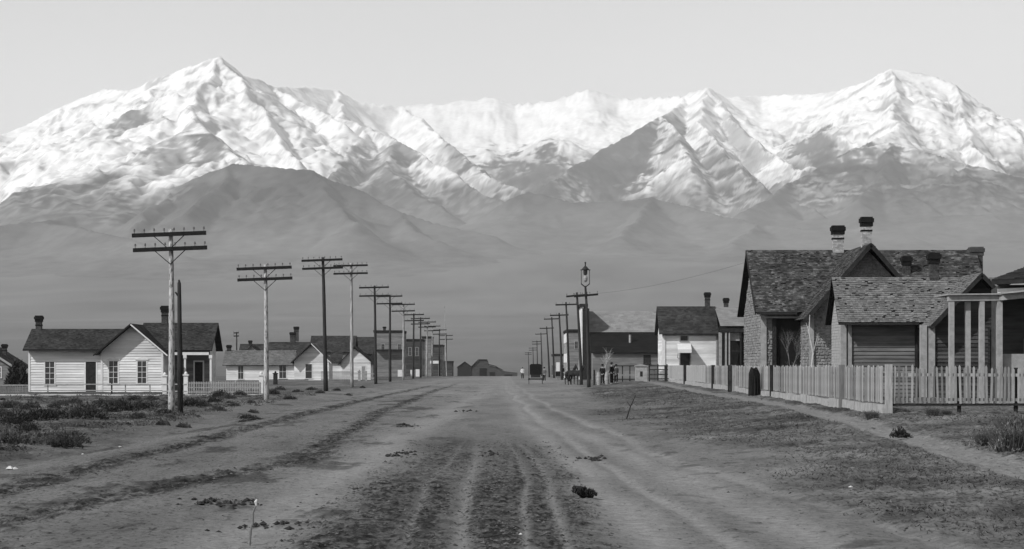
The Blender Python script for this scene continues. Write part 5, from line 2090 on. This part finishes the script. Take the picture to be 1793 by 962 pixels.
lm.v = [(v[0] + x + .03, v[1] * 1.6 + D, v[2] + z + .02 + .3 * max(0, -v[0] - .02)) for v in lm.v]
lm.build('dead_grass', 'dung', P)
D = 11.9
P = thing('upright_stick', 'thin bent stick standing upright in the left foreground', 'stick', (PX(437, D), D, 0))
b = MB()
b.tube([(PX(436, D), D, -.1), (PX(439, D), D, .14), (PX(443, D), D, .22), (PX(443, D), D, .33), (PX(449, D), D, .43)], [.016, .014, .012, .011, .008], 6)
b.build('shaft', 'bark', P)
b = MB()
b.tube([(PX(449, D), D, .41), (PX(448, D), D, .455), (PX(450, D), D, .48)], [.012, .02, .008], 6)
b.build('pale_tip', 'paper', P)
D = 37
x = PX(1105, D)
P = thing('leaning_stick', 'dark stick leaning out of the ground right of the street', 'stick', (x, D, .2))
b = MB()
b.tube([(PX(1097, D), D, .1), (PX(1104, D), D, .55), (PX(1113, D), D - .1, .95)], [.025, .02, .012], 5)
b.build('shaft', 'dark_wood', P)
b = MB()
b.tube([(PX(1104, D), D, .55), (PX(1098, D), D, .72)], [.014, .008], 5)
b.build('twig', 'dark_wood', P)
D = 21
x = PX(18, D)
b = MB()
lumps(b, [(x, D, gz(x, D) + .03, .11), (x + .1, D, gz(x, D) + .02, .08), (x - .05, D + .1, gz(x, D) + .02, .09)], rr)
o = b.build('white_stone', 'paper', loc=(x, D, gz(x, D)))
tag(o, 'white stone lying at the left edge of the street', 'stone')
for k, (px, py, s, lb) in enumerate(((912, 916, .035, 'white paper scrap on the rough strip in the foreground'), (210, 768, .05, 'white pebble at the field edge, left'), (1560, 745, .04, 'small pale pebble by the footpath'), (145, 778, .04, 'tiny pale pebble left of the field edge'), (1490, 842, .04, 'pale pebble in the dry grass right of the street'))):
    D = 1.85 * F / (py - HOR)
    x = PX(px, D)
    z = float(field(np.array([x]), np.array([D]))[0][0])
    b = MB()
    lumps(b, [(x, D, z + .01, s)], rr)
    o = b.build('pale_pebble', 'paper', loc=(x, D, z))
    tag(o, lb, 'pebble', 'pale specks on the ground')
D = 24.2
x = PX(1578, D)
P = thing('dark_tuft', 'dark ragged tuft beside the footpath', 'tuft', (x, D, gz(x, D)))
lm = leaf_mesh('f', .20, .22, 420, None, 95, .03)
lm.v = [(v[0] + x, v[1] * 1.4 + D, v[2] * (1 - 1.6 * v[0]) + gz(x, D) - .03) for v in lm.v]
lm.build('foliage', 'dung', P)
b = MB()
lumps(b, [(x + R.uniform(-.12, .12), D + R.uniform(-.1, .1), gz(x, D), .05) for k in range(6)], rr)
b.build('sod', 'dung', P)

# ------------------------------------------------------------------ people, horse, buggy, barrels
def skinned(name, m, joints, edges, parent, origin, root=0):
    """one continuous surface grown over a skeleton: joints = [(x,y,z,rx,ry)]"""
    me = bpy.data.meshes.new(name)
    me.from_pydata([j[:3] for j in joints], edges, [])
    o = bpy.data.objects.new(name, me)
    COL.objects.link(o)
    if parent:
        o.parent = parent
    sk = o.modifiers.new('skin', 'SKIN')
    if not me.skin_vertices:
        bm = bmesh.new()
        bm.from_mesh(me)
        bm.verts.layers.skin.verify()
        bm.to_mesh(me)
        bm.free()
    for i, j in enumerate(joints):
        sv = me.skin_vertices[0].data[i]
        sv.radius = (j[3], j[4] if len(j) > 4 else j[3])
        sv.use_root = (i == root)
    ss = o.modifiers.new('smooth', 'SUBSURF')
    ss.levels = 1
    ss.render_levels = 1
    me.materials.append(MATS[m])
    return o


def person(label, x, y, yaw, h=1.74, coat='cloth_dark', legs='cloth_dark', hat=True, arm=.1, group='people standing along the right side'):
    P = thing('person', label, 'person', (x, y, gz(x, y)), group)
    P.rotation_euler = (0, 0, yaw)
    s = h / 1.75
    hip, kn, an = .93, .49, .08
    J = [(0, 0, .95, .13, .10), (0, 0, 1.12, .125, .10), (0, 0, 1.33, .16, .11), (0, 0, 1.46, .10, .08), (0, 0, 1.53, .055, .055), (0, -.01, 1.62, .075, .09), (0, -.01, 1.71, .07, .08)]
    E = [(0, 1), (1, 2), (2, 3), (3, 4), (4, 5), (5, 6)]
    for sd in (-1, 1):
        b0 = len(J)
        J += [(sd * .10, 0, .86, .09), (sd * .11, -.02 * sd, .49, .06), (sd * .12, .02 * sd, .09, .045), (sd * .13, -.12 + .02 * sd, .03, .04)]
        E += [(0, b0), (b0, b0 + 1), (b0 + 1, b0 + 2), (b0 + 2, b0 + 3)]
        b1 = len(J)
        J += [(sd * .20, 0, 1.42, .06), (sd * .26, .03, 1.14, .045), (sd * (.24 - arm), -.10, .92, .035), (sd * (.24 - arm), -.13, .85, .035, .018)]
        E += [(3, b1), (b1, b1 + 1), (b1 + 1, b1 + 2), (b1 + 2, b1 + 3)]
        pb = len(J) - 1
        hx, hy, hz = J[pb][:3]
        for f, (fo, L) in enumerate(((-.03, .07), (-.01, .08), (.01, .075), (.03, .06))):
            q = len(J)
            J += [(hx + .003, hy + fo, hz - .045, .009), (hx - sd * .012, hy + fo - .008, hz - .045 - L, .008)]
            E += [(pb, q), (q, q + 1)]
        q = len(J)
        J += [(hx - sd * .01, hy - .045, hz - .02, .010), (hx - sd * .015, hy - .06, hz - .06, .009)]
        E += [(pb, q), (q, q + 1)]
    J = [(a[0] * s, a[1] * s, a[2] * s) + tuple(r * s for r in a[3:]) for a in J]
    skinned('body', 'skin', J, E, P, None)
    # coat and trousers, a little fuller than the body
    C = [(0, 0, .82, .18, .13), (0, 0, 1.1, .15, .12), (0, 0, 1.34, .185, .125), (0, 0, 1.47, .09, .09)]
    CE = [(0, 1), (1, 2), (2, 3)]
    for sd in (-1, 1):
        q = len(C)
        C += [(sd * .20, 0, 1.42, .075), (sd * .26, .03, 1.14, .06), (sd * (.24 - arm), -.10, .93, .05)]
        CE += [(2, q), (q, q + 1), (q + 1, q + 2)]
    skinned('coat', coat, [(a[0] * s, a[1] * s, a[2] * s) + tuple(r * s for r in a[3:]) for a in C], CE, P, None)
    L = [(0, 0, .95, .15, .11)]
    LE = []
    for sd in (-1, 1):
        q = len(L)
        L += [(sd * .10, 0, .84, .105), (sd * .11, -.02 * sd, .49, .08), (sd * .12, .02 * sd, .08, .07)]
        LE += [(0, q), (q, q + 1), (q + 1, q + 2)]
    skinned('trousers', legs, [(a[0] * s, a[1] * s, a[2] * s) + tuple(r * s for r in a[3:]) for a in L], LE, P, None)
    face = MB()
    for sd in (-1, 1):
        face.box(sd * .03 - .012, sd * .03 + .012, -.115, -.09, 1.64, 1.655)
    face.box(-.025, .025, -.11, -.09, 1.575, 1.583)
    face.v = [(a * s + P.location.x, b_ * s + P.location.y, c * s + P.location.z) for a, b_, c in face.v]
    face.build('face_features', 'cloth_dark', P)
    nose = MB()
    nose.prism([(-.014, -.10, 1.60), (.014, -.10, 1.60), (0, -.09, 1.65)], (0, -.03, -.004))
    nose.v = [(a * s + P.location.x, b_ * s + P.location.y, c * s + P.location.z) for a, b_, c in nose.v]
    nose.build('nose', 'skin', P)
    if hat:
        hb = MB()
        hb.lathe([(.19, -.005), (.19, .012), (.10, .02), (.105, .10), (.085, .13), (.02, .12)], (P.location.x, P.location.y, P.location.z + 1.70 * s), 14)
        hb.build('hat', 'cloth_dark', P)
    else:
        hb = MB()
        hb.lathe([(.085, 0), (.1, .05), (.085, .1), (.03, .13)], (P.location.x, P.location.y + .02, P.location.z + 1.63 * s), 12)
        hb.build('hair', 'cloth_dark', P)
    return P


person('person in a dark coat and hat standing beside the left white barrel', PX(1055, 92), 92, 2.6, 1.72)
person('taller person in dark clothes and hat right of the other man', PX(1071, 91), 91, -2.2, 1.82, arm=.02)
person('person in mid-grey clothes half hidden behind the taller man', PX(1079, 94), 94, .6, 1.6, coat='cloth_mid', legs='cloth_dark')
person('far person in a white shirt near the end of the street', PX(915, 150), 150, .3, 1.72, coat='cloth_white', legs='cloth_dark', hat=False)
person('person in dark clothes by the white street front, right row', PX(985, 140), 140, .3, 1.75)
person('person in dark clothes standing near the buggy', PX(953, 128), 128, -.5, 1.7, coat='cloth_mid')


def horse(label, x, y, yaw):
    P = thing('horse', label, 'horse', (x, y, gz(x, y)), 'horses waiting on the right')
    P.rotation_euler = (0, 0, yaw)
    # head towards +y
    J = [(0, 0, 1.12, .27, .29), (0, .45, 1.12, .25, .31), (0, .72, 1.18, .19, .25), (0, .95, 1.42, .12, .19), (0, 1.16, 1.70, .085, .13), (0, 1.30, 1.78, .085, .11), (0, 1.52, 1.58, .065, .08), (0, 1.66, 1.42, .05, .055),
         (0, -.45, 1.16, .27, .29), (0, -.72, 1.16, .20, .22)]
    E = [(0, 1), (1, 2), (2, 3), (3, 4), (4, 5), (5, 6), (6, 7), (0, 8), (8, 9)]
    for sd in (-1, 1):
        q = len(J)
        J += [(sd * .15, .60, .90, .11), (sd * .16, .60, .50 + .0, .055), (sd * .16, .58, .12, .038), (sd * .16, .63, .02, .055)]
        E += [(1, q), (q, q + 1), (q + 1, q + 2), (q + 2, q + 3)]
        q = len(J)
        J += [(sd * .15, -.58, .92, .15), (sd * .16, -.50, .72, .10), (sd * .16, -.74, .48, .055), (sd * .16, -.68, .12, .038), (sd * .16, -.63, .02, .055)]
        E += [(8, q), (q, q + 1), (q + 1, q + 2), (q + 2, q + 3), (q + 3, q + 4)]
        q = len(J)
        J += [(sd * .05, 1.22, 1.90, .022), (sd * .055, 1.22, 1.98, .008)]
        E += [(5, q), (q, q + 1)]
    skinned('body', 'horse_hide', J, E, P, None)
    t = MB()
    L = P.location
    t.tube([(L.x, L.y - .84, L.z + 1.22), (L.x, L.y - 1.0, L.z + 1.05), (L.x, L.y - 1.0, L.z + .5)], [.03, .07, .02], 7)
    t.build('tail', 'soot', P)
    t = MB()
    for k in range(7):
        a = k / 6
        t.box(L.x - .03, L.x + .03, L.y + .7 + a * .5, L.y + .8 + a * .5, L.z + 1.40 + a * .38, L.z + 1.56 + a * .40)
    t.build('mane', 'soot', P)
    return P


horse('dark horse standing among the right poles beside the lamp pole', PX(1006, 98), 98, -2.4)
horse('dark horse behind the foremost horse among the right poles', PX(998, 102), 102, -2.7)


def wheel(parent, x, y, z, r, axis_x=True):
    t = MB()
    n = 20
    ring = [(x, y + r * math.cos(2 * math.pi * k / n), z + r * math.sin(2 * math.pi * k / n)) for k in range(n)]
    for k in range(n):
        t.beam(ring[k], ring[(k + 1) % n], .05, .04)
    w = t.build('wheel', 'iron', parent)
    for k in range(10):
        a = 2 * math.pi * k / 10
        s = MB()
        s.beam((x, y, z), (x, y + (r - .02) * math.cos(a), z + (r - .02) * math.sin(a)), .025, .025)
        s.build('spoke', 'dark_wood', w)
    h = MB()
    h.tube([(x - .08, y, z), (x + .08, y, z)], .07, 8)
    h.build('hub', 'iron', w)


D = 112
x = PX(938, D)
z = gz(x, D)
P = thing('covered_buggy', 'dark covered buggy seen from behind, right of the street far ahead', 'buggy', (x, D, z))
b = MB()
b.box(x - .5, x + .5, D - .1, D + 1.7, z + .7, z + 1.0)
b.build('body', 'dark_wood', P)
b = MB()
b.prism([(x - .62, D, z + 1.0), (x + .62, D, z + 1.0), (x + .64, D, z + 2.0), (x + .5, D, z + 2.15), (x - .5, D, z + 2.15), (x - .64, D, z + 2.0)], (0, 1.2, 0))
b.build('hood', 'cloth_dark', P)
for sx in (-.72, .72):
    wheel(P, x + sx, D + .1, z + .58, .58)
    wheel(P, x + sx, D + 1.6, z + .5, .5)
b = MB()
b.tube([(x - .75, D + .1, z + .58), (x + .75, D + .1, z + .58)], .035, 6)
b.tube([(x - .75, D + 1.6, z + .5), (x + .75, D + 1.6, z + .5)], .035, 6)
b.build('axle', 'iron', P)


def barrel(label, x, y, h, r, m='pale_trim'):
    z = gz(x, y)
    P = thing('barrel', label, 'barrel', (x, y, z), 'white barrels by the two men')
    b = MB()
    b.lathe([(r * .84, 0), (r * .96, h * .25), (r, h * .5), (r * .96, h * .75), (r * .84, h), (r * .8, h), (r * .78, h - .04), (.01, h - .04)], (x, y, z), 16)
    b.build('staves', m, P)
    for t in (.12, .36, .64, .88):
        rr_ = r * (.84 + .16 * math.sin(math.pi * t)) + .012
        q = MB()
        q.lathe([(rr_ - .02, 0), (rr_, .0), (rr_, .05), (rr_ - .02, .05)], (x, y, z + h * t - .025), 16)
        q.build('hoop', 'grey_trim', P)
    return P


barrel('left of two tall white barrels, by the dark post', PX(1048.5, 91), 91, 1.1, .21)
barrel('right of two tall white barrels, between the men', PX(1063, 91.5), 91.5, 1.05, .18)
D = 148
x = PX(977, D)
z = gz(x, D)
P = thing('notice_board', 'pale board over a dark trough by the far right poles', 'board', (x, D, z))
b = MB()
b.box(x - .25, x + .25, D, D + .08, z + 1.05, z + 2.3)
b.build('panel', 'white_trim', P)
b = MB()
b.box(x - .35, x + .35, D - .1, D + .35, z + .35, z + 1.0)
b.build('trough', 'soot', P)
for s_ in (-.22, .22):
    b = MB()
    b.box(x + s_ - .04, x + s_ + .04, D + .085, D + .16, z - .1, z + 2.3)
    b.build('leg', 'grey_trim', P)

# ------------------------------------------------------------------ depth stretch: locations scaled along y about the camera
for o in list(sc.objects):
    if o.parent is None and o.type in {'MESH', 'EMPTY'} and o.name not in FIXED:
        o.location.y *= KY

# ------------------------------------------------------------------ the air
hz = MB()
hz.box(-6900, 6900, -110, 9300 * KY, -12, 2150)
hm = bpy.data.materials.new('haze')
hm.use_nodes = True
hn = hm.node_tree.nodes
hn.clear()
pv = hn.new('ShaderNodeVolumePrincipled')
pv.inputs['Color'].default_value = (.95, .95, .95, 1)
pv.inputs['Density'].default_value = 4.4e-5
pv.inputs['Anisotropy'].default_value = 0.0
ho = hn.new('ShaderNodeOutputMaterial')
hm.node_tree.links.new(pv.outputs[0], ho.inputs['Volume'])
MATS['haze'] = hm
o = hz.build('haze', 'haze', kind='stuff')
o['label'] = 'thin pale haze over the valley'
